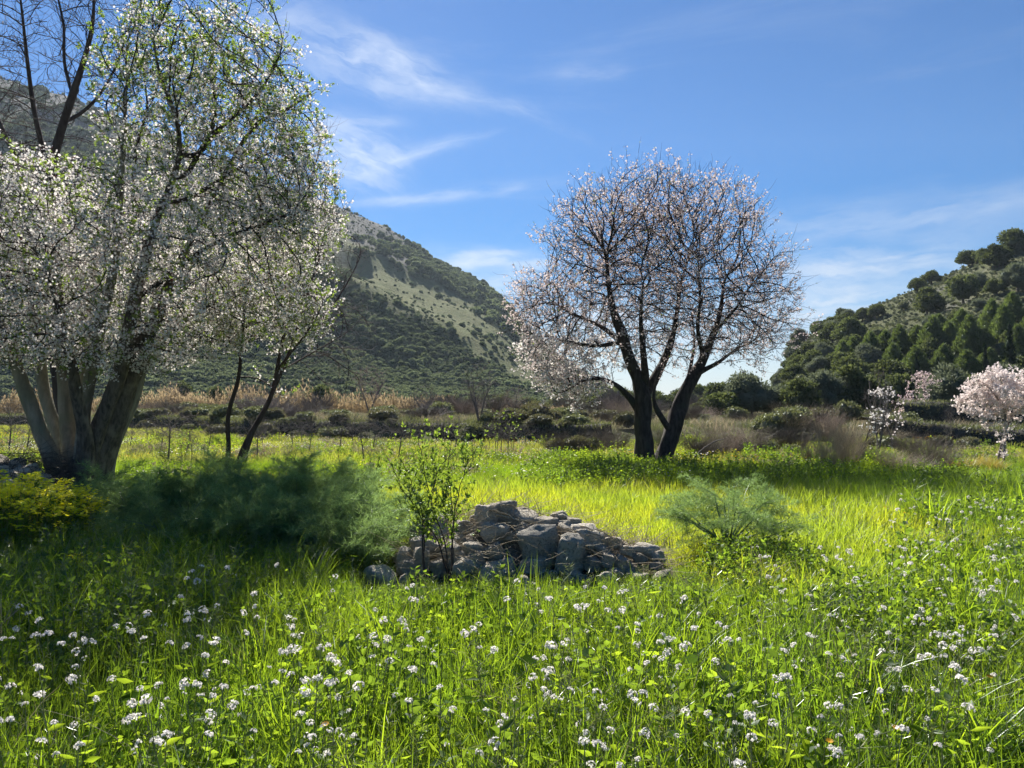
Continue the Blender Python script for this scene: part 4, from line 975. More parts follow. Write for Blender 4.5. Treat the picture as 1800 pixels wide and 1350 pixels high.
# flower heads and their plants
def head_mesh(k, R_=.026, n=15):
    r_ = np.random.default_rng(k); D = nrm(r_.normal(size=(n, 3)) * [1, 1, .5] + [0, 0, .55]); P = D * R_ * r_.uniform(.7, 1.15, (n, 1)) * [1, 1, .8]
    V, Fq = blossoms(P, R_ * .42, D, 4); a = Acc(); a.add(V, Fq, 0)
    n2 = 6; D2 = nrm(r_.normal(size=(n2, 3)) * .5 + [0, 0, 1]); V, Fq = leaves(P[r_.integers(0, n, n2)] * .6, D2, np.full(n2, R_ * .5), np.full(n2, R_ * .12)); a.add(V, Fq, 1)
    return a.mesh('flower_head', [M['petal'], M['pod']])
HEADS = [head_mesh(k) for k in range(5)] + [head_mesh(20, .022, 8), head_mesh(21, .020, 5), head_mesh(22, .028, 20)]
def flower_plants(k, hgt=.62):
    """a rooted stem with slim leaves and side pods; heads are its children"""
    r_ = np.random.default_rng(300 + k); a = Acc(); tops = []
    nb = 1 + (k % 3)
    main = np.stack([np.linspace(0, r_.normal(0, .05), 8), np.linspace(0, r_.normal(0, .05), 8), np.linspace(0, hgt, 8)], 1); main[1:-1, :2] += r_.normal(0, .006, (6, 2))
    V, Fq = tubes(main[None], np.linspace(.0032, .0016, 8)[None], 4); a.add(V, Fq, 0); tops.append(main[-1])
    for b in range(nb - 1):
        p = main[4 + b]; an = r_.random() * 6.28; ln = .18; e = p + [math.cos(an) * .07, math.sin(an) * .07, ln * r_.uniform(.6, 1)]
        q = np.linspace(p, e, 5); q[1:-1] += [math.cos(an) * .015, math.sin(an) * .015, 0]
        V, Fq = tubes(q[None], np.full((1, 5), .0015), 3); a.add(V, Fq, 0); tops.append(e)
    n = 12; u = r_.uniform(.45, .92, n); P = np.stack([np.interp(u * 7, range(8), main[:, i]) for i in range(3)], 1); an = r_.random(n) * 6.28
    D = nrm(np.stack([np.cos(an), np.sin(an), r_.uniform(.3, .9, n)], 1)); V, Fq = leaves(P, D, r_.uniform(.03, .055, n), np.full(n, .0013)); a.add(V, Fq, 0)
    n = 9; u = r_.uniform(.05, .6, n); P = np.stack([np.interp(u * 7, range(8), main[:, i]) for i in range(3)], 1); an = r_.random(n) * 6.28
    D = nrm(np.stack([np.cos(an), np.sin(an), r_.uniform(-.1, .7, n)], 1)); V, Fq = leaves(P, D, r_.uniform(.05, .11, n), r_.uniform(.008, .016, n)); a.add(V, Fq, 1)
    return a.mesh('flower_stem', [M['pod'], M['leaf_mid']]), tops
FP = [flower_plants(k) for k in range(9)]
zones = [(0, 620, 1055, 1295, 70, 'white wildflower among the shaded grass below the fennel thicket', 'white wildflowers in the shaded grass'),
         (620, 1260, 1030, 1295, 56, 'white wildflower in the sunny weeds below the stone heap', 'white wildflowers in front of the stone heap'),
         (1260, 1740, 1060, 1295, 42, 'white wildflower in the tall weeds of the front right meadow', 'white wildflowers in the right foreground'),
         (1300, 1800, 915, 1075, 96, 'small white wildflower on the grassy swell at the right edge', 'white wildflowers on the grassy swell'),
         (1510, 1800, 862, 925, 24, 'distant white wildflower standing on top of the grassy swell', 'white wildflowers on top of the grassy swell'),
         (720, 1150, 1000, 1040, 8, 'white wildflower hugging the foot of the stone heap', 'white wildflowers at the foot of the heap'),
         (240, 560, 965, 1050, 12, 'white wildflower in the dark shade right below the fennel', 'white wildflowers in deep shade')]
for a0, a1, c0_, c1, cnt, lb, gp in zones:
    pts = []
    for _ in range(cnt * 3):
        if len(pts) >= cnt: break
        px, py = rng.uniform(a0, a1), c0_ + (c1 - c0_) * rng.random() ** 1.15
        if pts and rng.random() < .18:
            q = pts[rng.integers(len(pts))]; px, py = q[0] + rng.normal(0, 28), q[1] + rng.normal(0, 14)
        pts.append((px, py))
    for px, py in pts:
        hh = rng.uniform(.42, .60); x, y, z = ray(px, py)
        if z >= -0.02: continue
        Yd = (CAM_H - hh - .05) / (-z / y)
        if px > 1300 and py < 1080: hh *= .75; Yd = (CAM_H - hh - .18) / (-z / y)
        X_ = x / y * Yd; k = rng.integers(9); me, tops = FP[k]
        o = thing('white_wildflower', lb, 'wildflower', (X_, Yd, gz(X_, Yd)), rng.random() * 6.28, gp, me, hh / .62)
        o.rotation_euler = (rng.normal(0, .09), rng.normal(0, .09), rng.random() * 6.28)
        fs = 1.35 if Yd > 5.2 else (1.0 if Yd > 3.2 else .85)
        for t_ in (tops if Yd > 2.6 else tops[:1]):
            h = obj('flower_head', HEADS[rng.integers(8)], o, tuple(t_)); s = rng.uniform(.6, 1.0); s *= fs; h.scale = (s, s, s); h.rotation_euler = (rng.normal(0, .3), rng.normal(0, .3), rng.random() * 6)
for k, (px, py, lb) in enumerate([(1458, 1310, 'small orange marigold low in the front right grass'), (1575, 1285, 'orange marigold between long blades in the right foreground'), (572, 1283, 'orange marigold in the grass at front centre left'),
                                  (1740, 1195, 'tiny orange marigold near the right edge'), (1555, 905, 'tiny orange flower under the white ones on the swell'), (1590, 915, 'second tiny orange flower on the swell')]):
    x, y, z = ray(px, py); Yd = (CAM_H - .35) / (-z / y); X_ = x / y * Yd
    st = np.stack([np.zeros(4), np.zeros(4), np.linspace(0, .38, 4)], 1); V, Fq = tubes(st[None], np.full((1, 4), .0015), 3)
    o = thing('orange_flower', lb, 'flower', (X_, Yd, gz(X_, Yd)), me=mesh('stem', V, Fq, [M['pod']]))
    V, Fq = blossoms(np.zeros((1, 3)), .016, np.array([[0., -.3, 1.]]) / 1.044, 9); obj('flower_head', mesh('flower_head', V, Fq, [M['orange']]), o, (0, 0, .38))

# yellow flowering clump at the left edge
def yellow_clump(px, py, Yd, rad, hgt, n, label):
    b = at(px, py, Yd); z = gz(b.x, b.y); root = thing('yellow_flower_clump', label, 'flower clump', (b.x, b.y, z)); a = rng.random(n) * 6.28; r_ = np.sqrt(rng.random(n)) * rad
    h_ = hgt * (1 - .35 * (r_ / rad) ** 2) * rng.uniform(.6, 1.05, n); P0 = np.stack([r_ * np.cos(a) * .5, r_ * np.sin(a) * .5, 0 * r_], 1); P1 = np.stack([r_ * np.cos(a), r_ * np.sin(a), h_], 1)
    t = np.linspace(0, 1, 5)[None, :, None]; Q = P0[:, None] + (P1 - P0)[:, None] * t; Q[:, 2] += rng.normal(0, .02, (n, 3))
    V, Fq = tubes(Q, np.full((n, 5), .0022), 3); obj('stems', mesh('stems', V, Fq, [M['pod']]), root, kind='stuff')
    P = np.repeat(P1, 9, 0) + rng.normal(0, .034, (n * 9, 3)) * [1, 1, .5]; D = nrm(rand_dirs(len(P)) * .5 + [0, 0, 1]); V, Fq = blossoms(P, .024, D, 4); obj('flowers', mesh('flowers', V, Fq, [M['yellow']]), root, kind='stuff')
    m_ = n * 9; i = rng.integers(0, n, m_); u = rng.random((m_, 1)); P = P0[i] + (P1[i] - P0[i]) * u * .9; D = nrm(rand_dirs(m_) + [0, 0, .3]); V, Fq = leaves(P, D, rng.uniform(.05, .11, m_), rng.uniform(.010, .022, m_))
    obj('foliage', mesh('foliage', V, Fq, [M['leaf_dark']]), root, kind='stuff')
yellow_clump(20, 1010, 8.0, .60, .92, 190, 'tall clump of yellow flowers cut by the left edge of the meadow')
yellow_clump(95, 985, 8.6, .50, .78, 150, 'clump of yellow flowers beside the shaded fennel')
yellow_clump(55, 925, 10.8, .45, .62, 90, 'yellow flower clump in front of the stones by the big tree')
yellow_clump(-70, 1000, 8.8, .6, .80, 130, 'yellow flower clump at the very edge of the meadow')
yellow_clump(200, 1060, 7.0, .35, .35, 24, 'sparse low yellow flowers under the shaded fennel')

# leafy weeds: proto meshes for the scatter
def weed_mesh(k, n_st=7, hgt=.34, L=.075, Wd=.013, rad=.11, m_='leaf_dark', per=11, droop=.1):
    r_ = np.random.default_rng(500 + k); a = Acc()
    for s in range(n_st):
        an = r_.random() * 6.28; rr_ = rad * math.sqrt(r_.random()); h_ = hgt * r_.uniform(.55, 1.1); b = np.array([rr_ * math.cos(an), rr_ * math.sin(an), 0]); e = b * 1.6 + [r_.normal(0, .04), r_.normal(0, .04), h_]
        q = np.linspace(b, e, 4); V, Fq = tubes(q[None], np.full((1, 4), .0018), 3); a.add(V, Fq, 1)
        u = r_.uniform(.15, 1.0, per); P = b + (e - b) * u[:, None]; az_ = r_.random(per) * 6.28; D = nrm(np.stack([np.cos(az_), np.sin(az_), r_.normal(.45, .4, per)], 1))
        V, Fq = leaves(P, D, L * r_.uniform(.5, 1.2, per) * (1.15 - .5 * u), Wd * r_.uniform(.7, 1.3, per)); a.add(V, Fq, 0)
    return a.mesh('weed', [M[m_], M['pod']])
def broadleaf_mesh(k):
    r_ = np.random.default_rng(700 + k); a = Acc(); n = 9
    for s in range(n):
        an = r_.random() * 6.28; ln = r_.uniform(.10, .24); h_ = r_.uniform(.08, .26); tip = np.array([math.cos(an) * ln, math.sin(an) * ln, h_]); R_ = r_.uniform(.025, .045)
        V, Fq = tubes(np.linspace([0, 0, 0], tip, 4)[None], np.full((1, 4), .0022), 3); a.add(V, Fq, 1)
        nn = nrm(np.array([math.cos(an) * .4 + r_.normal(0, .3), math.sin(an) * .4 + r_.normal(0, .3), 1.])); A, B = frames(nn[None]); A, B = A[0], B[0]
        th_ = np.linspace(0, 2 * np.pi, 10, endpoint=False); rad = R_ * (1 + .12 * np.cos(th_ * 5)); rim = tip + rad[:, None] * (np.cos(th_)[:, None] * A + np.sin(th_)[:, None] * B) + nn * R_ * .18
        V = np.vstack([tip, rim]); Fq = np.array([[0, i + 1, (i + 1) % 10 + 1] for i in range(10)]); a.add(V, Fq, 0)
    return a.mesh('broadleaf_weed', [M['leaf_mid'], M['pod']])
def wiry_mesh(k):
    """seeding mustard: thin stems with slim pods sticking out all round"""
    r_ = np.random.default_rng(900 + k); a = Acc()
    for s in range(4):
        e = np.array([r_.normal(0, .12), r_.normal(0, .12), r_.uniform(.3, .52)]); b = np.array([r_.normal(0, .03), r_.normal(0, .03), 0]); q = np.linspace(b, e, 5); V, Fq = tubes(q[None], np.linspace(.0022, .001, 5)[None], 3); a.add(V, Fq, 0)
        n = 24; u = r_.uniform(.35, 1, n); P = b + (e - b) * u[:, None]; az_ = r_.random(n) * 6.28; D = nrm(np.stack([np.cos(az_), np.sin(az_), r_.uniform(.2, 1.0, n)], 1)); V, Fq = leaves(P, D, r_.uniform(.035, .065, n), np.full(n, .0015)); a.add(V, Fq, 0)
        n = 5; u = r_.uniform(.1, .6, n); P = b + (e - b) * u[:, None]; az_ = r_.random(n) * 6.28; D = nrm(np.stack([np.cos(az_), np.sin(az_), r_.uniform(0, .7, n)], 1)); V, Fq = leaves(P, D, r_.uniform(.04, .09, n), r_.uniform(.008, .014, n)); a.add(V, Fq, 1)
    return a.mesh('pod_weed', [M['pod'], M['leaf_dark']])
def grass_proto(nm, n, area, h0, h1, wd, lean, m_, seg=3, disc=False):
    V, Fq = blades(n, area, h0, h1, wd, lean, seg, disc=disc); return mesh(nm, V, Fq, [M[m_]])
G_deep = [grass_proto('grass_patch', 150, .46, .16, .40, .0055, .55, 'grass_deep') for _ in range(4)]
G_long = [grass_proto('long_grass_tuft', 22, .16, .32, .58, .0095, .75, 'grass_long', 5, True) for _ in range(4)]
G_lime = [grass_proto('field_grass_patch', 120, .60, .10, .34, .0095, .6, 'grass_lime', 3) for _ in range(4)]
G_far = [grass_proto('far_grass_patch', 190, 1.1, .10, .24, .014, .4, 'grass_field', 2) for _ in range(3)]
Wd_ = [weed_mesh(k) for k in range(4)] + [weed_mesh(k + 10, 5, .28, .055, .010, .09, 'leaf_mid', 12) for k in range(3)]
BL = [broadleaf_mesh(k) for k in range(3)]; WI = [wiry_mesh(k) for k in range(3)]
Wbig = [weed_mesh(k + 30, 22, .46, .085, .015, .24, 'leaf_dark', 14) for k in range(3)] + [weed_mesh(k + 40, 20, .38, .08, .014, .26, 'leaf_mid', 14) for k in range(2)]

def trampled(x, y):
    """short growth in front of the stone heap and the fennel"""
    a = sst((x - TX[0] + .5) / .5) * sst((TX[-1] + .5 - x) / .5) * sst((y - 5.6) / .9) * sst((9.2 - y) / .5)
    return 1 - .68 * a
def place(name, P2, protos, smin, smax, label, tilt=.12, dz=0.0):
    x, y = P2[:, 0], P2[:, 1]; P = np.stack([x, y, H(x, y) + dz], 1); n = len(P)
    return gn_scatter(name, P, scatter_rot(n, tilt), rng.uniform(smin, smax, n) * trampled(x, y) * (.75 + .5 * fbm(x / 1.3, y / 1.3, 77, 3)), rng.integers(0, len(protos), n), protos, kind='stuff', label=label)
def pxy(P2): return proj(P2[:, 0], np.maximum(P2[:, 1], .5), H(P2[:, 0], P2[:, 1]))
def in_pile(P2): return (P2[:, 0] > TX[0] + .05) & (P2[:, 0] < TX[-1] - .05) & (P2[:, 1] > 7.12) & (P2[:, 1] < 8.7)
def lime_mask(P2):
    px, py = pxy(P2); x, y = P2.T
    nz = fbm(x / 1.5, y / 1.5, 71, 3) - .5
    front = np.interp(px, [500, 700, 1000, 1180, 1300, 1450, 1560, 1700, 1900], [985, 985, 990, 1010, 1045, 1100, 1080, 985, 950])
    back = np.interp(px, [500, 900, 1400, 1550, 1650], [862, 862, 872, 900, 960])
    return (py + nz * 40 < front) & (py + nz * 14 > back) & (px > 560)
near = grid_points(.5, 8.5, .23); lm = lime_mask(near); near = near[~in_pile(near)]; lm = lime_mask(near)
nz = fbm(near[:, 0] / .9, near[:, 1] / .9, 81, 3)
place('meadow_grass', near[~lm], G_deep, .75, 1.25, 'green meadow grass filling the foreground')
mid = grid_points(8.3, 20, .30); mid = mid[~in_pile(mid)]; lmm = lime_mask(mid)
allp = np.concatenate([near[lm], mid[lmm]])
place('field_grass', allp, G_lime, .8, 1.15, 'fine yellow green grass glowing in the sun behind the stone heap')
rest = mid[~lmm]
place('meadow_grass', rest, G_deep, .7, 1.1, 'mixed green grass around the trees')
farf = grid_points(19.5, 62, .62, 1.15); px, py = pxy(farf); wy = np.interp(farf[:, 0], WX, WY)
keep = farf[:, 1] < wy - .3
place('field_grass', farf[keep], G_far, .7, 1.2, 'short bright grass of the far field')
G_dull = [grass_proto('dull_grass_patch', 110, 1.1, .12, .34, .018, .6, 'scrub_green', 2) for _ in range(2)] + [grass_proto('dry_grass_patch', 90, 1.1, .15, .5, .014, .7, 'straw', 2)]
bg_ = grid_points(28, 75, .8, 1.15); wy = np.interp(bg_[:, 0], WX, WY); fw = grid_points(17, 45, .75, 1.1); fw = fw[(fw[:, 1] < np.interp(fw[:, 0], WX, WY) - .5)]; nz = fbm(fw[:, 0] / 2.2, fw[:, 1] / 2.2, 131, 3)
place('field_weeds', fw[(nz > .47) & (rng.random(len(fw)) < .7)], [weed_mesh(k + 80, 26, .30, .09, .012, .40, mm_, 12) for k, mm_ in ((0, 'scrub_green'), (1, 'leaf_mid'), (2, 'leaf_dark'), (3, 'straw'))], .6, 1.3, 'grey green weeds dotted through the far field')
ff = []
for k, mm_ in ((0, 'petal'), (1, 'yellow'), (2, 'orange')):
    Pq = np.stack([rng.normal(0, .3, 26), rng.normal(0, .3, 26), rng.uniform(.18, .34, 26)], 1); V, Fq = blossoms(Pq, .022, nrm(rand_dirs(26) * .5 + [0, 0, 1]), 4); ff.append(mesh('field_flowers', V, Fq, [M[mm_]]))
g = grid_points(15, 40, .9, 1.1); nz = fbm(g[:, 0] / 3, g[:, 1] / 3, 141, 3); x_, y_ = g[:, 0], g[:, 1]; px, py = pxy(g)
kk = (nz > .55) & (y_ < np.interp(x_, WX, WY) - .5); g = g[kk]; px = px[kk]; idx_ = np.where(fbm(g[:, 0] / 4, g[:, 1] / 4, 151, 2) > .62, 2, np.where(rng.random(len(g)) < .35, 1, 0))
gn_scatter('field_flowers', np.stack([g[:, 0], g[:, 1], H(g[:, 0], g[:, 1])], 1), scatter_rot(len(g)), rng.uniform(.7, 1.1, len(g)), idx_, ff, kind='stuff', label='specks of small flowers in the far field')
place('rough_grass', bg_[(bg_[:, 1] > wy + .5)], G_dull, .7, 1.3, 'dull rough grass on the terrace behind the wall')
# long blades, weeds, broad leaves, seeding stems
g = grid_points(1.3, 8.0, .30); g = g[~in_pile(g) & ~lime_mask(g)]; nz = fbm(g[:, 0] / .7, g[:, 1] / .7, 91, 3)
place('long_grass', g[nz > .55], G_long, .7, 1.2, 'long arching grass blades in the foreground', .15)
g = grid_points(1.4, 9.5, .21); g = g[~in_pile(g) & ~lime_mask(g)]; nz = fbm(g[:, 0] / 1.1, g[:, 1] / 1.1, 95, 3)
place('leafy_weeds', g[(nz > .40) & (rng.random(len(g)) < .75)], Wd_, .7, 1.25, 'low leafy weeds growing through the grass')
g = grid_points(1.4, 8.2, .34); g = g[~in_pile(g) & ~lime_mask(g)]; nz = fbm(g[:, 0] / .8, g[:, 1] / .8, 99, 3)
place('broadleaf_weeds', g[nz > .50], BL, .7, 1.15, 'round leaved mallow weeds in the foreground')
g = grid_points(1.4, 7.5, .30); g = g[~in_pile(g) & ~lime_mask(g)]; nz = fbm(g[:, 0] / 1.0 + 5, g[:, 1] / 1.0, 103, 3); px, py = pxy(g)
place('seeding_weeds', g[(nz > .42 + .12 * (px > 1300)) & (rng.random(len(g)) < .8)], WI, .75, 1.15, 'wiry seeding weeds with slim pods')
G_dead = [grass_proto('dead_grass', 26, .30, .15, .45, .006, 1.1, 'straw', 4, True) for _ in range(3)]
g = grid_points(1.4, 16, .38); g = g[~in_pile(g)]; nz = fbm(g[:, 0] / .8 + 9, g[:, 1] / .8, 121, 3)
place('dead_grass', g[(nz > .54) & (rng.random(len(g)) < .8)], G_dead, .6, 1.1, 'dead straw blades tangled in the green meadow', .4)
# swell on the right with coarse weeds, and scattered plants in the bright grass
g = grid_points(5.5, 15, .34, 1.3); px, py = pxy(g); k = (px > np.interp(py, [860, 960, 1100], [1560, 1640, 1500])) & (fbm(g[:, 0], g[:, 1], 107, 3) > .38)
place('leafy_weeds', g[k], Wd_ + G_long, .9, 1.4, 'coarse weeds and blades on the grassy swell')
# shaded weeds below the almond and across the middle
g = grid_points(14.5, 25, .42, 1.2); px, py = pxy(g); nz = fbm(g[:, 0] / 2, g[:, 1] / 2, 111, 3)
k = (px > 930) & (px < 1680) & (nz > .42) & (py > 812); place('leafy_weeds', g[k], Wbig, .6, 1.1, 'dense dark weeds around the foot of the almond')
k = ((px < 930) | (px > 1680)) & (nz > .60); place('leafy_weeds', g[k], Wbig, .35, .75, 'scattered weeds in the field')
g = grid_points(1.8, 7.0, .45); g = g[~in_pile(g) & ~lime_mask(g)]; nz = fbm(g[:, 0] / .9 + 3, g[:, 1] / .9, 161, 3)
place('leafy_weeds', g[nz > .50], Wbig, .45, .85, 'dark leafy weed clumps in the near meadow')
# dark thicket of weeds front right, and band under the lone fennel
g = grid_points(3.0, 8.6, .26); px, py = pxy(g)
k = ((((px - 1620) / 160) ** 2 + ((py - 1150) / 75) ** 2) < 1) | ((((px - 1330) / 130) ** 2 + ((py - 1020) / 35) ** 2) < 1)
place('leafy_weeds', g[k], Wbig, .6, .95, 'tall dark leafy weeds in the right foreground')
for k, (px, py, Yd, w_, lb) in enumerate([(1000, 822, 21.5, .9, 'bright green leafy weed clump left of the almond trunk'), (960, 824, 21.0, .6, 'small leafy weed clump farthest left of the almond trunk'), (1040, 818, 22.0, .7, 'yellow green weed clump right beside the almond trunk'),
                                          (938, 862, 15.5, .55, 'dark green tuft standing alone in the bright field grass'), (1075, 850, 17.0, 1.0, 'dark bushy weed clump in front of the almond trunk'), (1640, 858, 14.5, .8, 'dark green weed clump beyond the white flowers on the right'),
                                          (1355, 805, 23.5, .6, 'light green bush of weeds behind the shadow of the almond'), (1205, 805, 23.0, .7, 'light green grassy clump just right of the almond trunk')]):
    b = at(px, py, Yd); me = weed_mesh(200 + k, 60, .62, .10, .02, .42, 'leaf_mid' if k in (0, 2, 6, 7) else 'leaf_dark', 14)
    thing('weed_clump', lb, 'weed clump', (b.x, b.y, gz(b.x, b.y)), rng.random() * 6, me=me, sc=(w_, w_, w_ * .8))

# ================================================================== SHRUBS AND THE MIDDLE DISTANCE
def crown_mesh(name, lumps, n, size, wd, m_, up=0.0, k=0, core=.74, out=.9, thin=None):
    """foliage as many small leaf clumps over a cluster of lumps, with a shaded inner mass of the same leaf"""
    r_ = np.random.default_rng(k); Lp = np.array(lumps, float); ar = Lp[:, 3] ** 2; i = r_.choice(len(Lp), n, p=ar / ar.sum())
    N = nrm(r_.normal(size=(n, 3))); N[:, 2] = np.where(N[:, 2] < -.5, -N[:, 2], N[:, 2])
    zs = Lp[i, 4] if Lp.shape[1] > 4 else 1.0
    rad = Lp[i, 3] * (.72 + .42 * r_.random(n)); P = Lp[i, :3] + N * rad[:, None] * np.stack([np.ones(n), np.ones(n), zs * np.ones(n)], 1)
    D = nrm(N * out + nrm(r_.normal(size=(n, 3))) * .9 + [0, 0, up]); Ls = size * r_.uniform(.6, 1.3, n)
    V, Fq = leaves(P - D * Ls[:, None] * .4, D, Ls, wd * Ls / size * r_.uniform(.7, 1.2, n)); a = Acc(); a.add(V, Fq, 0)
    if core:
        a_, b_ = np.meshgrid(np.linspace(0, 2 * np.pi, 9)[:-1], np.linspace(0, np.pi, 7)); S_ = np.stack([np.cos(a_) * np.sin(b_), np.sin(a_) * np.sin(b_), np.cos(b_)], -1).reshape(-1, 3)
        ii_ = np.arange(56).reshape(7, 8); q = np.stack([ii_[:-1], np.roll(ii_, -1, 1)[:-1], np.roll(ii_, -1, 1)[1:], ii_[1:]], -1).reshape(-1, 4)[:, ::-1]
        for l in Lp:
            z_ = l[4] if len(l) > 4 else 1.0
            a.add(l[:3] + S_ * l[3] * core * [1, 1, z_] * (1 + .25 * r_.normal(size=(56, 1)) * .5), q, 0)
    return a.mesh(name, [m_])
def lumps_round(k, n=11, R_=1.0, flat=.9, h0=.72):
    r_ = np.random.default_rng(k); out = [(0, 0, h0, .72 * R_, flat)]
    for _ in range(n):
        d = nrm(r_.normal(size=3)); d[2] = abs(d[2]) * 1.25 - .45; out.append((d[0] * .62 * R_, d[1] * .62 * R_, h0 + d[2] * .6 * R_ * flat, R_ * r_.uniform(.28, .48), flat))
    return out
def lumps_cone(k, n=16, h=3.0, R_=.8):
    r_ = np.random.default_rng(k); out = []
    for j in range(n):
        u = (j + .5) / n; w_ = R_ * (1 - u ** 1.6) * .75; a = j * 2.4; out.append((math.cos(a) * w_ * .7, math.sin(a) * w_ * .7, .35 + u * h * .85, .18 * R_ + w_ * .5 * r_.uniform(.8, 1.1), 1.25))
    return out
def trunk_mesh(h, r_, k=0, m_='bark_old'):
    t = np.linspace(0, h, 6); Q = np.stack([.06 * np.sin(t * 2 + k), .06 * np.cos(t * 1.7 + k) - .06, t], 1); V, Fq = rough_tube(Q, np.linspace(r_, r_ * .6, 6), 8, k, rings=8); return mesh('trunk', V, Fq, [M[m_]], True)
# crowns have about 1 m radius and are scaled
KIND = {
 'oak': [(crown_mesh('crown', lumps_round(k, 13), 3200, .13, .045, M['oak'], k=k, core=.62), trunk_mesh(.8, .08, k)) for k in range(4)],
 'olive': [(crown_mesh('crown', lumps_round(k + 9, 12, flat=.95), 3600, .11, .022, M['olive'], .25, k=k + 9), trunk_mesh(.8, .09, k)) for k in range(3)],
 'pine': [(crown_mesh('crown', lumps_cone(k + 30, 15, 2.6, .95), 4200, .24, .026, M['pine'], 1.0, k=k + 30, core=.55), trunk_mesh(1.2, .06, k)) for k in range(4)],
 'cypress': [(crown_mesh('crown', [(0, 0, .25 + j * .29, .24 * (1 - (abs(j - 5) / 11.0) ** 1.6) if j < 9 else .13, 1.5) for j in range(11)], 1500, .13, .028, M['cypress'], 1.4, k=k + 50, core=.8), trunk_mesh(.5, .05, k)) for k in range(2)],
 'scrub': [(crown_mesh('crown', lumps_round(k + 60, 10, flat=.75, h0=.55), 1500, .10, .035, M['scrub_green'], k=k + 60, core=.65), None) for k in range(3)],
 'bramble': [(crown_mesh('crown', lumps_round(k + 70, 10, flat=.6, h0=.45), 2400, .075, .028, M['bramble'], k=k + 70, core=.7), None) for k in range(3)],
}
PROTO = {}
def ktree(kind, name, cat, label, loc, w_, h_, group=None):
    """w_ crown width, h_ whole height in metres"""
    v = rng.integers(len(KIND[kind])); H0 = {'oak': 1.62, 'olive': 1.70, 'pine': 3.1, 'cypress': 3.6, 'scrub': 1.15, 'bramble': .95}[kind]; W0 = {'cypress': .5, 'pine': 1.7}.get(kind, 2.0)
    cr, tr = KIND[kind][v]; sc = (w_ / W0, w_ / W0, h_ / H0)
    r_ = thing(name, label, cat, tuple(loc), rng.random() * 6.28, group, None, sc)
    if tr: obj('trunk', tr, r_)
    obj('crown', cr, r_); return r_
def from_px(kind, name, cat, label, px, py, wp, hp_, Yd=None, group=None, depth=0.0):
    if Yd is None:
        p = hit(px, py, 40 if py < 735 else 3)
        if p is None: return None
    else:
        x, y, z = ray(px, py); p = Vector((x / y * Yd, Yd, 0)); p.z = gz(p.x, p.y)
    s = p.y / F; return ktree(kind, name, cat, label, (p.x, p.y, p.z - .05), wp * s, hp_ * s, group)
ORD = 'first second third fourth fifth sixth seventh eighth ninth tenth eleventh twelfth thirteenth fourteenth fifteenth sixteenth seventeenth eighteenth nineteenth twentieth'.split()
ORD += ['twenty-' + w_ for w_ in ORD[:9]] + ['thirtieth', 'thirty-first', 'thirty-second']
def rank(px, all_): return ORD[sorted(all_).index(px)]
# right hill, the trees that can be told apart
RH = [('oak', 1782, 446, 62, 46, 'round evergreen oak on the skyline nearest the right edge'), ('oak', 1751, 470, 50, 42, 'round evergreen oak just below the highest one on the hill'), ('oak', 1706, 470, 52, 34, 'wide low oak on the skyline left of the highest pair'),
      ('oak', 1637, 500, 36, 26, 'small oak on the skyline above the grassy slope'), ('oak', 1612, 516, 36, 30, 'small dark oak on the skyline beside the grassy slope'), ('oak', 1632, 556, 62, 54, 'large round oak standing on the grassy slope, left of its twin'),
      ('oak', 1694, 536, 64, 58, 'large round oak high on the slope, right of its twin'), ('olive', 1792, 512, 66, 58, 'pale grey green tree high at the right edge of the slope'), ('oak', 1540, 560, 34, 28, 'dark shrub oak where the skyline starts to climb'),
      ('oak', 1516, 566, 34, 26, 'low dark oak on the lower skyline'), ('oak', 1488, 574, 34, 26, 'low oak on the lower skyline above the dark grove'), ('oak', 1462, 582, 34, 26, 'dark oak at the low end of the skyline'), ('oak', 1438, 592, 30, 26, 'last small oak at the left end of the skyline'),
      ('oak', 1495, 604, 60, 48, 'broad dark oak below the lower skyline'), ('oak', 1462, 606, 50, 40, 'broad dark oak left of the cypress pair'), ('scrub', 1545, 604, 46, 30, 'olive green bush on the pale slope'), ('oak', 1442, 632, 60, 34, 'rounded oak above the ochre cliff'),
      ('oak', 1750, 520, 40, 34, 'small oak between the right hand pines'), ('scrub', 1590, 545, 24, 16, 'little bush on the pale slope near the two round oaks')]
for kd, px, py, wp, hp_, lb in RH: from_px(kd, 'hill_oak' if kd == 'oak' else 'hill_bush' if kd == 'scrub' else 'olive_tree', 'tree' if kd != 'scrub' else 'bush', lb, px, py, wp, hp_)
PINES = [(1482, 650, 40, 60), (1500, 640, 36, 55), (1530, 640, 40, 66), (1556, 632, 38, 60), (1582, 634, 42, 72), (1612, 624, 40, 60), (1640, 628, 48, 84), (1668, 622, 40, 66), (1690, 600, 44, 66), (1705, 634, 48, 92), (1730, 628, 40, 62),
                        (1745, 590, 44, 74), (1765, 608, 44, 84), (1790, 640, 46, 80), (1780, 575, 44, 70), (1815, 620, 50, 90), (1650, 590, 36, 44), (1570, 655, 40, 60), (1610, 665, 46, 66), (1660, 665, 46, 70), (1700, 670, 46, 64), (1740, 665, 46, 62), (1840, 590, 50, 80)]
for px, py, wp, hp_ in PINES:
    from_px('pine', 'pine_tree', 'pine', f'green pine in the grove on the right hillside, {rank(px, [p[0] for p in PINES])} from the left', px, py, wp, hp_, group='pines of the grove on the right hillside')
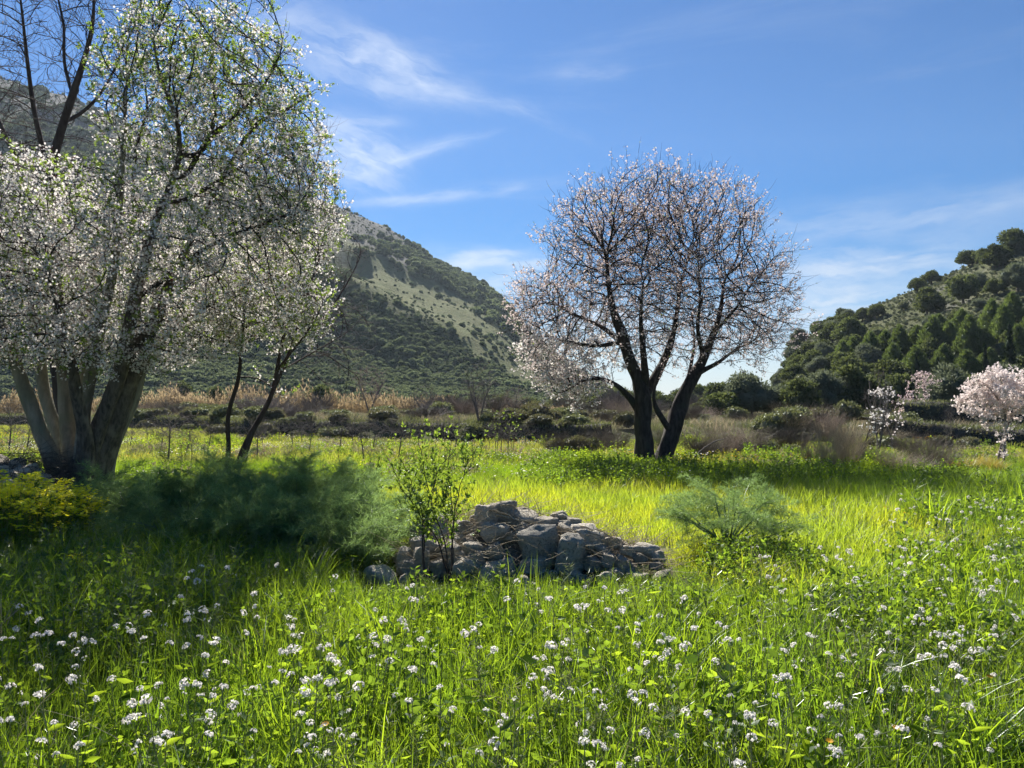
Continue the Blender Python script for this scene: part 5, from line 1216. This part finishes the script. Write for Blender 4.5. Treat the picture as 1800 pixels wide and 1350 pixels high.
for px, py, wp, hp_, lb in [(1418, 705, 11, 82, 'small slim cypress left of the cypress pair'), (1454, 705, 15, 98, 'taller cypress of the close pair on the lower slope'), (1467, 705, 12, 80, 'shorter cypress of the close pair on the lower slope'), (1612, 705, 13, 128, 'slim dark cypress among the middle pines'),
                           (1649, 705, 11, 116, 'small cypress behind the middle pines'), (1777, 705, 17, 178, 'tallest dark cypress near the right edge'), (1733, 705, 12, 140, 'short cypress among the upper pines'), (1402, 705, 9, 66, 'tiny cypress farthest left on the slope')]:
    p = hit(px, py, 40); from_px('cypress', 'cypress_tree', 'cypress', lb, px, py, wp, hp_, Yd=59)
BELT = [(1270, 738, 80, 74), (1318, 738, 90, 86), (1362, 740, 86, 84), (1408, 738, 80, 90), (1450, 738, 84, 98), (1492, 738, 90, 100), (1538, 738, 90, 104), (1580, 735, 80, 96), (1610, 735, 76, 88), (1345, 712, 70, 60), (1390, 705, 60, 58), (1430, 700, 66, 66),
                        (1475, 700, 70, 74), (1520, 698, 76, 80), (1565, 700, 76, 76), (1610, 700, 70, 66), (1655, 705, 70, 66), (1700, 705, 80, 60), (1740, 705, 80, 70), (1790, 705, 80, 70), (1830, 700, 80, 70), (1240, 738, 50, 52), (1215, 738, 40, 34)]
for px, py, wp, hp_ in BELT:
    row_ = [p[0] for p in BELT if (p[1] > 730) == (py > 730)]
    from_px('olive' if rng.random() < .3 else 'oak', 'evergreen_tree', 'tree', f"dark evergreen in the {'front' if py > 730 else 'back'} row below the right hill, {rank(px, row_)} from the left", px, py + (12 if py > 730 else 0), wp * rng.uniform(.95, 1.3), hp_ * rng.uniform(.7, 1.05), Yd=rng.uniform(50, 56) if py > 730 else rng.uniform(60, 75), group='evergreens at the foot of the right hill')
from_px('olive', 'olive_tree', 'olive tree', 'rounded grey green olive left of the pink blossom tree', 1672, 752, 108, 118, Yd=38)
from_px('olive', 'olive_tree', 'olive tree', 'grey green olive behind the pink blossom tree at the right edge', 1785, 748, 120, 112, Yd=42)
from_px('oak', 'evergreen_tree', 'tree', 'dark low evergreen directly beneath the pink blossom crown', 1770, 752, 110, 50, Yd=36)
from_px('scrub', 'bush', 'bush', 'small round bush in the gap beneath the almond, far off', 1415, 755, 40, 22, Yd=42)

# random bushes on the right slope
cand = []
for _ in range(2600):
    y = rng.uniform(66, 185); u = rng.uniform(.33, .95); x = u * y; z = gz(x, y); px, py = proj(x, y, z)
    if z < 4 or y > 175: continue
    slope = 1510 < px < 1700 and np.interp(px, [1510, 1700], [545, 480]) < py < np.interp(px, [1510, 1700], [615, 560])
    pr = .05 if slope else (.5 if py > 560 else .22)
    if rng.random() < pr * .42: cand.append((x, y, z, slope))
for x, y, z, sl in cand[:220]:
    kd = 'scrub' if rng.random() < .45 or sl else ('olive' if rng.random() < .4 else 'oak'); w_ = rng.uniform(1.0, 2.0) if kd == 'scrub' else rng.uniform(2.2, 4.5)
    ktree(kd, 'hillside_bush', 'bush', 'one of the many evergreen bushes strewn over the right hillside', (x, y, z - .1), w_, w_ * rng.uniform(.6, .9), 'bushes strewn over the right hillside')
# small tufts between them
y = rng.uniform(62, 180, 9000); u = rng.uniform(.30, 1.0, 9000); x = u * y; z = H(x, y); k = z > 2.5; P = np.stack([x, y, z], 1)[k]; n = len(P)
tuft = [crown_mesh('hill_tuft', lumps_round(k + 90, 4, .35, .7, .2), 90, .16, .05, M[mm], .3, k=k, core=.6) for k, mm in ((0, 'scrub_green'), (1, 'olive'), (2, 'olive'))]
gn_scatter('hill_scrub', P, scatter_rot(n), rng.uniform(.45, 1.25, n), rng.integers(0, 3, n), tuft, kind='stuff', label='low grey green scrub covering the right hillside')

# --- the left hill: thousands of bushes, the nearest as single plants
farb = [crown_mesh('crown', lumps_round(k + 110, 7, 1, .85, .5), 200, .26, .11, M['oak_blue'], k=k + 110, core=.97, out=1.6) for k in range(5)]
N_ = 80000
y = np.exp(rng.uniform(np.log(135), np.log(475), N_)); u = rng.uniform(-1.0, .20, N_); x = u * y; z = H(x, y); g_, r_ = cover(x, y, z)
n1 = fbm(x / 38, y / 38, 61, 4); n2 = fbm(x / 14, y / 14, 62, 3)
s_ = (z - CAM_H) / y; px_ = 900 + F * u
dens = sst((n1 - .38) * 6) * .72 + .10
low = (s_ < .12) & (u > -.22); dens = np.where(low, np.maximum(dens, .55), dens)
dens *= np.where(u < -.28, .95, 1.0); dens *= 1 - .96 * g_; dens *= 1 - .85 * r_
keep = (rng.random(N_) < dens) & (z > 1.2) & (np.interp(u, *RL) > .006)
x, y, z, n2 = x[keep], y[keep], z[keep], n2[keep]; sz = (.7 + 1.2 * rng.random(len(x)) ** 2.2 + .8 * (n2 > .6)) * np.clip(y / 330, .6, 1.2)
o_ = np.argsort(-sz / y * ((x / y > -.68) & (x / y < .12))); x, y, z, sz = x[o_], y[o_], z[o_], sz[o_]; nn = 260
for i in range(nn):
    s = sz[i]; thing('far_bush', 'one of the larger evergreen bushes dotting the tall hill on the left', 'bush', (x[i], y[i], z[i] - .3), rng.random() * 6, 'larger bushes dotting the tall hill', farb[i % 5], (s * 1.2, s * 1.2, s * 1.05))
P = np.stack([x, y, z - .3], 1)[nn:]
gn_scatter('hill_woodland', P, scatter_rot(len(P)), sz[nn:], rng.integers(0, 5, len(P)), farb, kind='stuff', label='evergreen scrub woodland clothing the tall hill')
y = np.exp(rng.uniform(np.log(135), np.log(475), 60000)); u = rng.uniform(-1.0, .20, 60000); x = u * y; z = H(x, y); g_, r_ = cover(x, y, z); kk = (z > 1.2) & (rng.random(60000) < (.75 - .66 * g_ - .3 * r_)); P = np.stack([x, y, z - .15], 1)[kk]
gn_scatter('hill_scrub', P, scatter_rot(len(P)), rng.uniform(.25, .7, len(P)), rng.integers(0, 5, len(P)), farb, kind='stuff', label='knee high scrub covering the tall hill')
# low far bushes on the valley end
y = rng.uniform(300, 900, 2500); u = rng.uniform(-.05, .5, 2500); x = u * y; z = H(x, y)
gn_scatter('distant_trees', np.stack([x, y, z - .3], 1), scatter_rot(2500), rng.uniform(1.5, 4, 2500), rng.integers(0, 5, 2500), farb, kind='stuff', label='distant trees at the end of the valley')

# --- terrace bank across the valley: dark dry stone wall overgrown with brambles
def bank(name, label, pts, h_, thick, group=None, green=True):
    """an overgrown retaining wall following pts (x,y)"""
    P = np.array(pts, float); d = np.r_[0, np.cumsum(np.linalg.norm(np.diff(P, axis=0), axis=1))]; n = max(6, int(d[-1] / .35)); t = np.linspace(0, d[-1], n); x = np.interp(t, d, P[:, 0]); y = np.interp(t, d, P[:, 1])
    c = np.array([x.mean(), y.mean(), 0]); z0 = H(x, y - .6); zt = np.maximum(H(x, y + .9), z0 + h_)
    prof_ = [(-.35, 0), (-.30, .45), (-.18, .8), (.0, 1.0), (.35, 1.05), (.7, .9)]
    V = []
    for j, (o, f) in enumerate(prof_):
        nz = (fbm(t / .5, j * 1.7 + 0 * t, 7, 3) - .5) * .35
        V.append(np.stack([x + nz * .3, y + o * thick + nz * .6, z0 - .1 + (zt - z0 + .1) * f + nz * .35 * (f > 0)], 1))
    V = np.array(V); ii_ = np.arange(V.shape[0] * n).reshape(V.shape[0], n); Fq = np.stack([ii_[:-1, :-1], ii_[:-1, 1:], ii_[1:, 1:], ii_[1:, :-1]], -1).reshape(-1, 4)
    root = thing(name, label, 'terrace wall', tuple(c), group=group); obj('wall_face', mesh('wall_face', V.reshape(-1, 3) - c, Fq, [M['bank']], True), root)
    m_ = int(d[-1] * 260); u = rng.random(m_) * (n - 1); i0 = np.minimum(u.astype(int), n - 2); j0 = rng.integers(0, 5, m_); f = (u - i0)[:, None]; g_ = rng.random((m_, 1))
    A = V[j0, i0] * (1 - f) + V[j0, i0 + 1] * f; B = V[j0 + 1, i0] * (1 - f) + V[j0 + 1, i0 + 1] * f; Q = A * (1 - g_) + B * g_ - c; D = nrm(rand_dirs(m_) + [0, -.4, .2])
    top = j0 >= 2; V1, F1 = leaves(Q[~top], D[~top], rng.uniform(.08, .2, (~top).sum()), rng.uniform(.02, .05, (~top).sum())); a = Acc(); a.add(V1, F1, 0)
    D[top, 2] = np.abs(D[top, 2]) + .6; V1, F1 = leaves(Q[top], nrm(D[top]), rng.uniform(.08, .22, top.sum()), rng.uniform(.008, .03, top.sum())); a.add(V1, F1, 1)
    obj('overgrowth', a.mesh('overgrowth', [M['bramble'], M['scrub_green'] if green else M['straw_grey']]), root, kind='stuff'); return root
M['bank'] = barkmat('dark_earth_and_stone', (.03, .025, .02), (.085, .075, .06), (.05, .055, .03), 3, .8, 1.0)
bank('terrace_wall', 'dark overgrown terrace wall running across the valley behind the far field', [(a, b) for a, b in zip(WX[1:8], WY[1:8])], .85, 1.0)
bank('terrace_wall', 'low bramble grown terrace wall beneath the pink blossom tree on the right', [(14.6, 31.5), (17, 30.2), (20, 29.5), (26, 30), (34, 31)], .6, 1.6)
bank('terrace_wall', 'second terrace wall behind the first under the pink blossom tree', [(17.5, 34.5), (21, 33.8), (27, 34), (36, 36)], 1.1, 1.6)

# --- reeds, thickets and bare trees beyond the wall
def reeds(name, label, x0, x1, y0, hgt, n):
    x = rng.uniform(x0, x1, n); y = y0 + rng.uniform(0, 3.5, n) + (x - x0) * 0; z = H(x, y); h_ = hgt * rng.uniform(.5, 1.1, n) * (.25 + 1.5 * fbm(x / 2.2, y / 2.2, 3, 3)) * (.35 + .65 * sst((fbm(x / 6, 0 * x, 9, 2) - .38) * 8)); c = np.array([(x0 + x1) / 2, y0, 0])
    t = np.linspace(0, 1, 4)[None, :, None]; P0 = np.stack([x, y, z], 1) - c; top = P0 + np.stack([rng.normal(0, .12, n), rng.normal(0, .12, n), h_], 1); Q = P0[:, None] + (top - P0)[:, None] * t
    V, Fq = tubes(Q, np.broadcast_to(np.array([.018, .015, .012, .006]), (n, 4)), 3); a = Acc(); a.add(V, Fq, 0)
    m_ = n * 5; i = rng.integers(0, n, m_); u = rng.random((m_, 1)) ** .7; P = P0[i] + (top[i] - P0[i]) * u; D = nrm(rand_dirs(m_) * [1, 1, .4] + [0, 0, .6]); V, Fq = leaves(P, D, rng.uniform(.2, .5, m_), rng.uniform(.012, .03, m_)); a.add(V, Fq, 0)
    P = top; D = nrm(rng.normal(0, .2, (n, 3)) + [0, 0, 1]); V, Fq = leaves(P - [0, 0, .1], D, rng.uniform(.3, .5, n), rng.uniform(.03, .06, n)); a.add(V, Fq, 0)
    o = obj(name, a.mesh(name, [M['reed']]), loc=tuple(c), kind='stuff', label=label)
for x0p, x1p, yb, Yd, hp_, lb in [(-30, 200, 748, 76, 44, 'tan dry reeds behind the many stemmed tree'), (235, 425, 748, 72, 50, 'tan reed bed behind the leafless saplings'), (430, 545, 748, 70, 52, 'tall tan reeds right of the slender tree'), (560, 700, 748, 66, 44, 'tan reeds in front of the tall hill'),
                                  (700, 800, 745, 62, 30, 'low tan reeds left of the bare tree'), (860, 1010, 750, 56, 40, 'brownish reeds at the foot of the tall hill')]:
    a = at(x0p, yb, Yd); b = at(x1p, yb, Yd); reeds('reeds', lb, a.x, b.x, Yd, hp_ * .80 * Yd / F, int((b.x - a.x) * 60))
def twig_bush(k, n=170, h_=1.0, R_=.6, m_='straw_grey', lean=0, r0=.0045, sub=5):
    r_ = np.random.default_rng(k); a = Acc(); az_ = r_.random(n) * 6.28; D = nrm(np.stack([np.cos(az_) * R_ + lean, np.sin(az_) * R_, r_.uniform(.6, 1.3, n)], 1)); P0 = np.stack([np.cos(az_) * .12, np.sin(az_) * .12, 0 * az_], 1) * r_.random((n, 1))
    P, Rr = twigs(P0, D, h_ * r_.uniform(.6, 1.1, n), 6, .13, .04, r0); V, Fq = tubes(P, Rr, 3); a.add(V, Fq, 0)
    S0, T = on_twigs(P, n * sub, .3); P2, R2 = twigs(S0, nrm(T + rand_dirs(len(S0)) * .7), h_ * .3 * r_.uniform(.5, 1.2, len(S0)), 4, .2, .1, r0 * .5); V, Fq = tubes(P2, R2, 3); a.add(V, Fq, 0)
    return a.mesh('bare_shrub', [M[m_]]), P2
TB = [twig_bush(k)[0] for k in range(3)]; TBr = [twig_bush(k + 5, m_='twig_red')[0] for k in range(2)]; TBg = [twig_bush(k + 8, 230, m_='straw', lean=.35, r0=.004, sub=2)[0] for k in range(2)]
TBp = [twig_bush(k + 12, 60, 1, .55, 'twig_grey', 0, .011, 16)[0] for k in range(3)]
def tb(px, py, Yd, w_, h_, label, ms, name='bare_shrub', group=None):
    x, y, z = ray(px, py); X_ = x / y * Yd; s = Yd / F; thing(name, label, 'shrub', (X_, Yd, gz(X_, Yd) - .03), rng.random() * 6.28 if ms is not TBg else rng.normal(0, .4), group, ms[rng.integers(len(ms))], (w_ * s / 1.15, w_ * s / 1.15, h_ * s))
for a in [(1580, 830, 17.5, 100, 50, 'low wide dry grey shrub at the far edge of the almond shadow', TBg), (1560, 826, 18.5, 90, 52, 'tangled dry grey shrub beside the wide one', TBg), (1640, 832, 18.0, 84, 74, 'rounded brown grey shrub left of the yellowed grass', TB), (1625, 828, 18.8, 80, 66, 'second rounded brown shrub behind the first', TB),
          (1455, 828, 18.0, 56, 98, 'upright dry stems standing right of the almond shadow', TBg), (1485, 826, 19.0, 60, 90, 'leaning dry stems beside the upright ones', TBg), (1500, 822, 20, 66, 84, 'tangle of dry stems before the evergreen belt', TB), (1430, 822, 20.5, 50, 50, 'low dry tangle left of the upright stems', TB),
          (1235, 790, 24, 80, 56, 'brown dry thicket just right of the almond trunk', TB), (1275, 792, 25, 90, 62, 'reddish brown thicket behind the fallen branch', TBr), (1320, 790, 26, 80, 52, 'grey brown thicket in the middle distance right of the almond', TB), (1360, 790, 27, 70, 46, 'low brown thicket before the dark evergreens', TB),
          (1010, 806, 25, 80, 46, 'dry bramble thicket left of the almond trunk', TB), (1055, 803, 26, 70, 52, 'tangled grey thicket behind the blossom branches', TB), (1085, 800, 27, 60, 50, 'grey thicket hard by the left almond trunk', TB), (975, 800, 27, 60, 40, 'low grey thicket at the end of the terrace wall', TB),
          (1400, 800, 27, 66, 50, 'grey thicket beside the far green gap', TB), (1450, 790, 30, 70, 60, 'brown thicket behind the upright stems', TBr), (1170, 800, 26, 60, 54, 'grey thicket seen between the two almond trunks', TB), (1600, 800, 26, 60, 40, 'brown thicket left of the right terrace wall', TBr)]:
    tb(*a)
for i in range(44):
    px = rng.uniform(-60, 1300); Yd = rng.uniform(42, 66); wp = rng.uniform(40, 80); hp_ = rng.uniform(22, 40) * (1 + .25 * (px > 850))
    if Yd < np.interp((px - 900) / F * Yd, WX, WY) + 3: continue
    tb(px, 745, Yd, wp, hp_, 'leafless brown shrub in the thicket beyond the terrace wall', [TB, TBr, TBp][i % 3], group='leafless shrubs beyond the terrace wall')
for px, py, wp, hp_, Yd, kd in [(980, 805, 50, 34, 25.5, 'bramble'), (1012, 808, 60, 40, 25, 'bramble'), (1040, 806, 46, 34, 25.6, 'scrub'), (1240, 800, 60, 36, 24.5, 'bramble'), (1290, 800, 66, 40, 25.5, 'bramble'), (1345, 800, 50, 30, 26, 'scrub'), (1390, 802, 50, 26, 25, 'scrub'), (1640, 815, 40, 26, 21, 'bramble'),
                                 (1655, 790, 44, 34, 27.5, 'bramble'), (1700, 790, 44, 30, 28, 'bramble'), (1470, 805, 40, 26, 24, 'scrub'), (1560, 790, 50, 30, 28, 'scrub')]:
    from_px(kd, 'bramble_bush', 'bush', {'bramble': 'dark bramble bush in the thickets before the valley trees', 'scrub': 'light green bush in the thickets before the valley trees'}[kd], px, py, wp, hp_, Yd, {'bramble': 'dark bramble bushes in the thickets', 'scrub': 'light green bushes in the thickets'}[kd])
for i in range(110):
    px = rng.uniform(860, 1720); Yd = rng.uniform(26, 47); X_ = (px - 900) / F * Yd
    if Yd < np.interp(X_, WX, WY) - (4 if px > 1200 else -1.5) or (1640 < px and Yd < 33): continue
    kd = ['scrub', 'twig', 'bramble', 'scrub', 'grass', 'bramble', 'scrub'][i % 7]; wp = rng.uniform(34, 90) * 30 / Yd; hp_ = wp * rng.uniform(.4, .75)
    if kd.startswith('twig'): tb(px, 760, Yd, wp, hp_ * .85, 'leafless brown shrub in the thicket beyond the terrace wall', TBr if kd == 'twigr' else TB, group='leafless shrubs beyond the terrace wall')
    elif kd == 'grass': tb(px, 760, Yd, wp, hp_ * .9, 'tussock of dry stalks in the scrub behind the almond', TBg, 'dry_tussock', 'dry tussocks in the scrub behind the almond')
    else: from_px(kd, 'bramble_bush', 'bush', {'bramble': 'dark bramble bush in the thickets before the valley trees', 'scrub': 'light green bush in the thickets before the valley trees'}[kd], px, 760, wp, hp_, Yd, {'bramble': 'dark bramble bushes in the thickets', 'scrub': 'light green bushes in the thickets'}[kd])
for i in range(60):
    px = rng.uniform(-20, 1010); X_ = (px - 900) / F * 40; s_ = rng.choice([-.9, .3, .9]); t_ = rng.random(); X_ = np.interp(t_, [0, 1], [-40, 3.5]); Yd = float(np.interp(X_, WX, WY)) + s_; px = 900 + F * X_ / Yd; kd = ['scrub', 'bramble'][i % 2]; wp = rng.uniform(24, 60) * 40 / Yd
    from_px(kd, 'wall_bush', 'bush', 'tangled bush growing over the dark terrace wall', px, 745, wp, wp * rng.uniform(.35, .6), Yd, 'tangled bushes growing over the terrace wall')
for i, (px, hp_) in enumerate([(1075, 44), (1105, 36), (1140, 40), (1170, 34), (1200, 44), (1230, 46), (1050, 40), (1265, 52), (1300, 56)]):
    from_px('oak', 'valley_tree', 'tree', 'far evergreen seen low between the almond trunks and branches', px, 738, 70, hp_ * 1.1, 85 + 6 * (i % 3), 'far evergreens low behind the almond')
for i in range(46):
    px = rng.uniform(-20, 860); Yd = rng.uniform(46, 64); wp = rng.uniform(26, 60); hp_ = wp * rng.uniform(.35, .6); kd = ['scrub', 'bramble', 'scrub', 'olive'][i % 4]
    if Yd < np.interp((px - 900) / F * Yd, WX, WY) + 2: continue
    from_px(kd if kd != 'olive' else 'scrub', 'terrace_bush', 'bush', 'small bush on the terrace between the dark wall and the tan reeds', px, 745, wp, hp_, Yd, 'small bushes between the terrace wall and the reeds')
from_px('oak', 'round_bush', 'bush', 'single dark round evergreen bush among the tan reeds', 563, 745, 72, 54, 82)
FOOT = [(745, 40, 26), (790, 50, 34), (830, 44, 30), (880, 50, 34), (930, 46, 30), (985, 50, 34), (1040, 56, 44), (1085, 60, 50), (470, 30, 30), (380, 40, 50), (320, 50, 58), (690, 36, 28)]
for px, wp, hp_ in FOOT:
    from_px('scrub' if px % 2 else 'oak', 'foothill_bush', 'bush', f'evergreen bush at the foot of the tall hill, {rank(px, [f_[0] for f_ in FOOT])} from the left', px, 742, wp, hp_, rng.uniform(88, 115), 'evergreen bushes at the foot of the tall hill')
# yellowed grass tufts
for k, (px, py, Yd, w_, lb) in enumerate([(1690, 842, 18.0, 1.5, 'yellowed grass tussock right of the brown shrubs'), (1725, 838, 18.6, 1.3, 'yellow grass tussock near the pink blossom tree'), (1750, 842, 17.6, 1.0, 'bright yellow tussock at the foot of the pink blossom tree')]):
    V, Fq = blades(420, .34, .3, .55, .012, .7, 4, disc=True); b = at(px, py, Yd); thing('grass_tussock', lb, 'grass tussock', (b.x, b.y, gz(b.x, b.y)), me=mesh('grass_tussock', V, Fq, [M['yellow_grass']]), sc=(w_, w_, 1.05))

# --- bare saplings of the orchard, bare trees, and the blossoming ones on the right
def small_tree_protos(k, hgt=2.0, R_=.8, m_='twig_grey', n=150, stems=1, zc=.68, rz=.34, tr=.03):
    r_ = thing('bare_sapling', 'x', 'sapling', (0, -50, 0)); lm = []
    for s in range(stems):
        a = rng.random() * 6.28; dx, dy = math.cos(a) * .12 * stems, math.sin(a) * .12 * stems; lm.append(([(0, 0, 0), (dx * .4, dy * .4, hgt * .25), (dx, dy, hgt * .48), (dx * 1.5 + .05, dy * 1.5, hgt * .62)], [tr, tr * .85, tr * .7, tr * .5], None))
    P_, _ = build_tree(r_, lm, ellipsoids(n, [(0, 0, hgt * zc, R_, R_, hgt * rz, 1)], .5), [M['twig_grey'], M[m_]], step=hgt * .07, dk=hgt * .12, rtip=.0045, tw_n=2, tw_len=(hgt * .08, hgt * .24), tw_r=.007, big=9, jit=.2, up=.12, parts=False, tw_K=4)
    return r_, P_
def drop(r_):
    for c in list(r_.children): bpy.data.objects.remove(c)
    bpy.data.objects.remove(r_)
SP = [small_tree_protos(k)[0] for k in range(3)]
orch = [(15, 803, 100), (46, 806, 80), (295, 820, 112), (282, 800, 60), (328, 803, 70), (366, 795, 60), (336, 822, 60), (452, 812, 80), (462, 790, 56), (515, 790, 62), (530, 782, 52), (543, 800, 70), (596, 798, 72), (621, 790, 62), (655, 798, 66), (690, 788, 54), (745, 800, 60), (775, 790, 60), (800, 800, 72), (880, 806, 66),
        (892, 806, 72), (860, 792, 50), (720, 785, 44), (575, 778, 40), (490, 778, 42), (416, 776, 40), (258, 782, 46), (228, 790, 50), (700, 812, 90), (640, 815, 84), (925, 790, 50)]
orch = [(a + .01 * i, b, c_) for i, (a, b, c_) in enumerate(orch)]
for i, (px, py, hp_) in enumerate(orch):
    p = hit(px, py, 8); s = p.y / F * hp_ / 2.0
    side = 'in front of the tan reeds' if px < 560 else 'before the dark terrace wall'
    copy_thing(SP[i % 3], f'thin leafless young tree {side}, {rank(px, [o_[0] for o_ in orch])} from the left edge', tuple(p), rng.random() * 6.28, s, 'leafless young trees of the far field')
def place_bare(src, label, px, py, Yd, hp_, wscale=1.0):
    x, y, z = ray(px, py); X_ = x / y * Yd; s = Yd / F * hp_ / 2.0; c = copy_thing(src, label, (X_, Yd, gz(X_, Yd) - .03), rng.random() * 6.28, (s * wscale, s * wscale, s)); c.name = 'bare_tree'; c['category'] = 'tree'; return c
T5 = [small_tree_protos(k, 2.0, .75, mm, 620, 3, .58, .42, .035)[0] for k, mm in ((0, 'twig_grey'), (1, 'twig_red'))]
place_bare(T5[1], 'brownish leafless tree rising from the reeds in front of the tall hill', 650, 742, 66, 92, .95)
place_bare(T5[0], 'wide leafless grey tree just behind the terrace wall, left of the almond', 843, 775, 36.5, 112, .9)
place_bare(T5[0], 'leafless tree right of the brown one below the grassy band', 745, 745, 50, 66, 1.1)
place_bare(T5[1], 'brown leafless tree below the hill, half behind the orchard', 430, 742, 80, 60, 1.2)
place_bare(T5[0], 'leafless tree behind the many stemmed tree, low by the reeds', 300, 745, 78, 66, 1.2)
place_bare(T5[0], 'leafless grey tree rising before the dark evergreens on the right', 1545, 792, 27, 150, .5)
place_bare(SP[0], 'thin leafless sapling left of the pink blossom tree', 1671, 806, 24, 98, .35)
place_bare(T5[1], 'small brown leafless tree left of the almond crown', 905, 745, 48, 60, 1.2)
for o in SP + T5: drop(o)
def blossom_tree(name, label, px, py, Yd, stems, els, n, nb, m_, sz=.022, bark='twig_grey', k=2.6, leafn=0):
    r_, PPx = bare_tree(name, label, Yd, (px, py), stems, els, n, [M[bark], M[bark]], step=.13, dk=.2, rtip=.005, tw_n=2, tw_len=(.15, .38), tw_r=.0045, big=.03, jit=.2, tw_K=4)
    obj('blossom', blossom_mesh(PPx, nb, sz, m_, k=k, jit=.03, calyx=False), r_, kind='stuff')
    return r_
blossom_tree('almond_tree', 'young almond dense with pale pink blossom at the right edge', 1753, 826, 19.6,
             [([(1751, 828), (1757, 795), (1765, 765), (1772, 740), (1790, 715), (1810, 690)], [.035, .03, .028, .025, .018, .01], None, .2), ([(1763, 816), (1766, 780), (1770, 745), (1765, 715), (1745, 690), (1730, 670)], [.032, .028, .026, .022, .015, .008], None, -.2),
              ([(1770, 745), (1790, 720), (1830, 700), (1850, 680)], [.02, .016, .012, .008], 0, .2), ([(1765, 720), (1768, 690), (1765, 660)], [.016, .012, .008], 1, .1)],
             [E(1765, 695, 19.6, 72, 44, .85, 3), E(1722, 715, 19.6, 36, 34, .6, 1), E(1815, 700, 19.6, 56, 42, .8, 1.6)], 520, 11000, M['petal_pale'], .030)
blossom_tree('almond_tree', 'small almond with mauve white blossom left of the grey green olive', 1620, 760, 36,
             [([(1620, 762), (1618, 735), (1612, 712), (1600, 695)], [.05, .045, .035, .02], None, .1), ([(1620, 740), (1628, 710), (1625, 685), (1622, 660)], [.035, .03, .02, .012], 0, .1)],
             [E(1622, 672, 36, 26, 16, .6, 1), E(1605, 712, 36, 34, 22, .8, 1.3)], 220, 1900, M['petal_pink2'], .030)
blossom_tree('almond_tree', 'little almond with sparse large white blossoms before the olive', 1568, 788, 27.5,
             [([(1568, 788), (1568, 770), (1563, 755), (1550, 740)], [.03, .026, .02, .01], None, .1), ([(1568, 772), (1576, 752), (1578, 730)], [.02, .016, .008], 0, .1)],
             [E(1563, 742, 27.5, 30, 22, .5, 1), E(1578, 715, 27.5, 8, 20, .2, .3)], 80, 120, M['petal_pale'], .04)
blossom_tree('almond_tree', 'thin dark leaning almond sapling with a few white flowers', 1513, 816, 21.5,
             [([(1513, 817), (1518, 790), (1524, 770), (1529, 750), (1540, 725)], [.022, .02, .018, .014, .007], None, .1)],
             [E(1535, 745, 21.5, 18, 26, .3, 1)], 40, 90, M['petal'], .035, bark='twig')
blossom_tree('almond_tree', 'almond sapling with light blossom half hidden in the dry stems', 1552, 780, 30,
             [([(1552, 782), (1550, 750), (1556, 715), (1552, 690)], [.03, .025, .018, .008], None, .1)], [E(1552, 692, 30, 26, 10, .4, 1)], 60, 330, M['petal'], .035)
# fallen branch and the bright sprigs in the middle
q = [tuple(at(a, b, 20.8)) for a, b in [(1209, 817), (1222, 802), (1240, 785), (1256, 776), (1273, 771)]]; o_, me = cane(q, .022, M['twig_grey'])
thing('fallen_branch', 'pale bare fallen branch leaning up just right of the almond trunk', 'branch', tuple(o_), me=me)
for px, py, top, lb in [(785, 838, 745, 'small sapling with fresh lime leaves beyond the stone heap'), (872, 800, 722, 'thin sapling with lime leaf tips before the terrace wall'), (900, 802, 716, 'taller sapling tipped with lime leaves near the almond'), (835, 845, 770, 'leafy sprig standing in the field above the stone heap'), (600, 880, 790, 'little leafy sapling rising behind the sunlit fennel'), (655, 865, 795, 'thin leafy sapling between fennel and field'), (322, 815, 765, 'small dark leaved shoot left of the slender tree')]:
    p = hit(px, py, 6); sapling(px, py, p.y, [([(px, py), (px - 3, (py + top) / 2), (px - 6, top)], .05), ([(px, py), (px + 6, (py + top) / 2), (px + 13, top + 8)], -.05)], lb, nl=110, spread=.10 * p.y / 15, L=.075, Wd=.018, sr=.008)

# ================================================================== AIR
bx = 1500.0
import bmesh
bm = bmesh.new(); bmesh.ops.create_cube(bm, size=1.0); me = bpy.data.meshes.new('haze'); bm.to_mesh(me); bm.free()
hz_ = obj('haze', me, loc=(0, 520, 205), kind='stuff', label='thin pale haze filling the valley air'); hz_.scale = (2600, 1300, 2 * 207.0)
hm = bpy.data.materials.new('haze'); hm.use_nodes = True; t = hm.node_tree; t.nodes.clear(); oo = t.nodes.new('ShaderNodeOutputMaterial'); pv = t.nodes.new('ShaderNodeVolumePrincipled')
pv.inputs['Color'].default_value = (.72, .85, 1.0, 1); pv.inputs['Density'].default_value = .00013; pv.inputs['Anisotropy'].default_value = .3
t.links.new(pv.outputs[0], oo.inputs['Volume']); me.materials.append(hm)
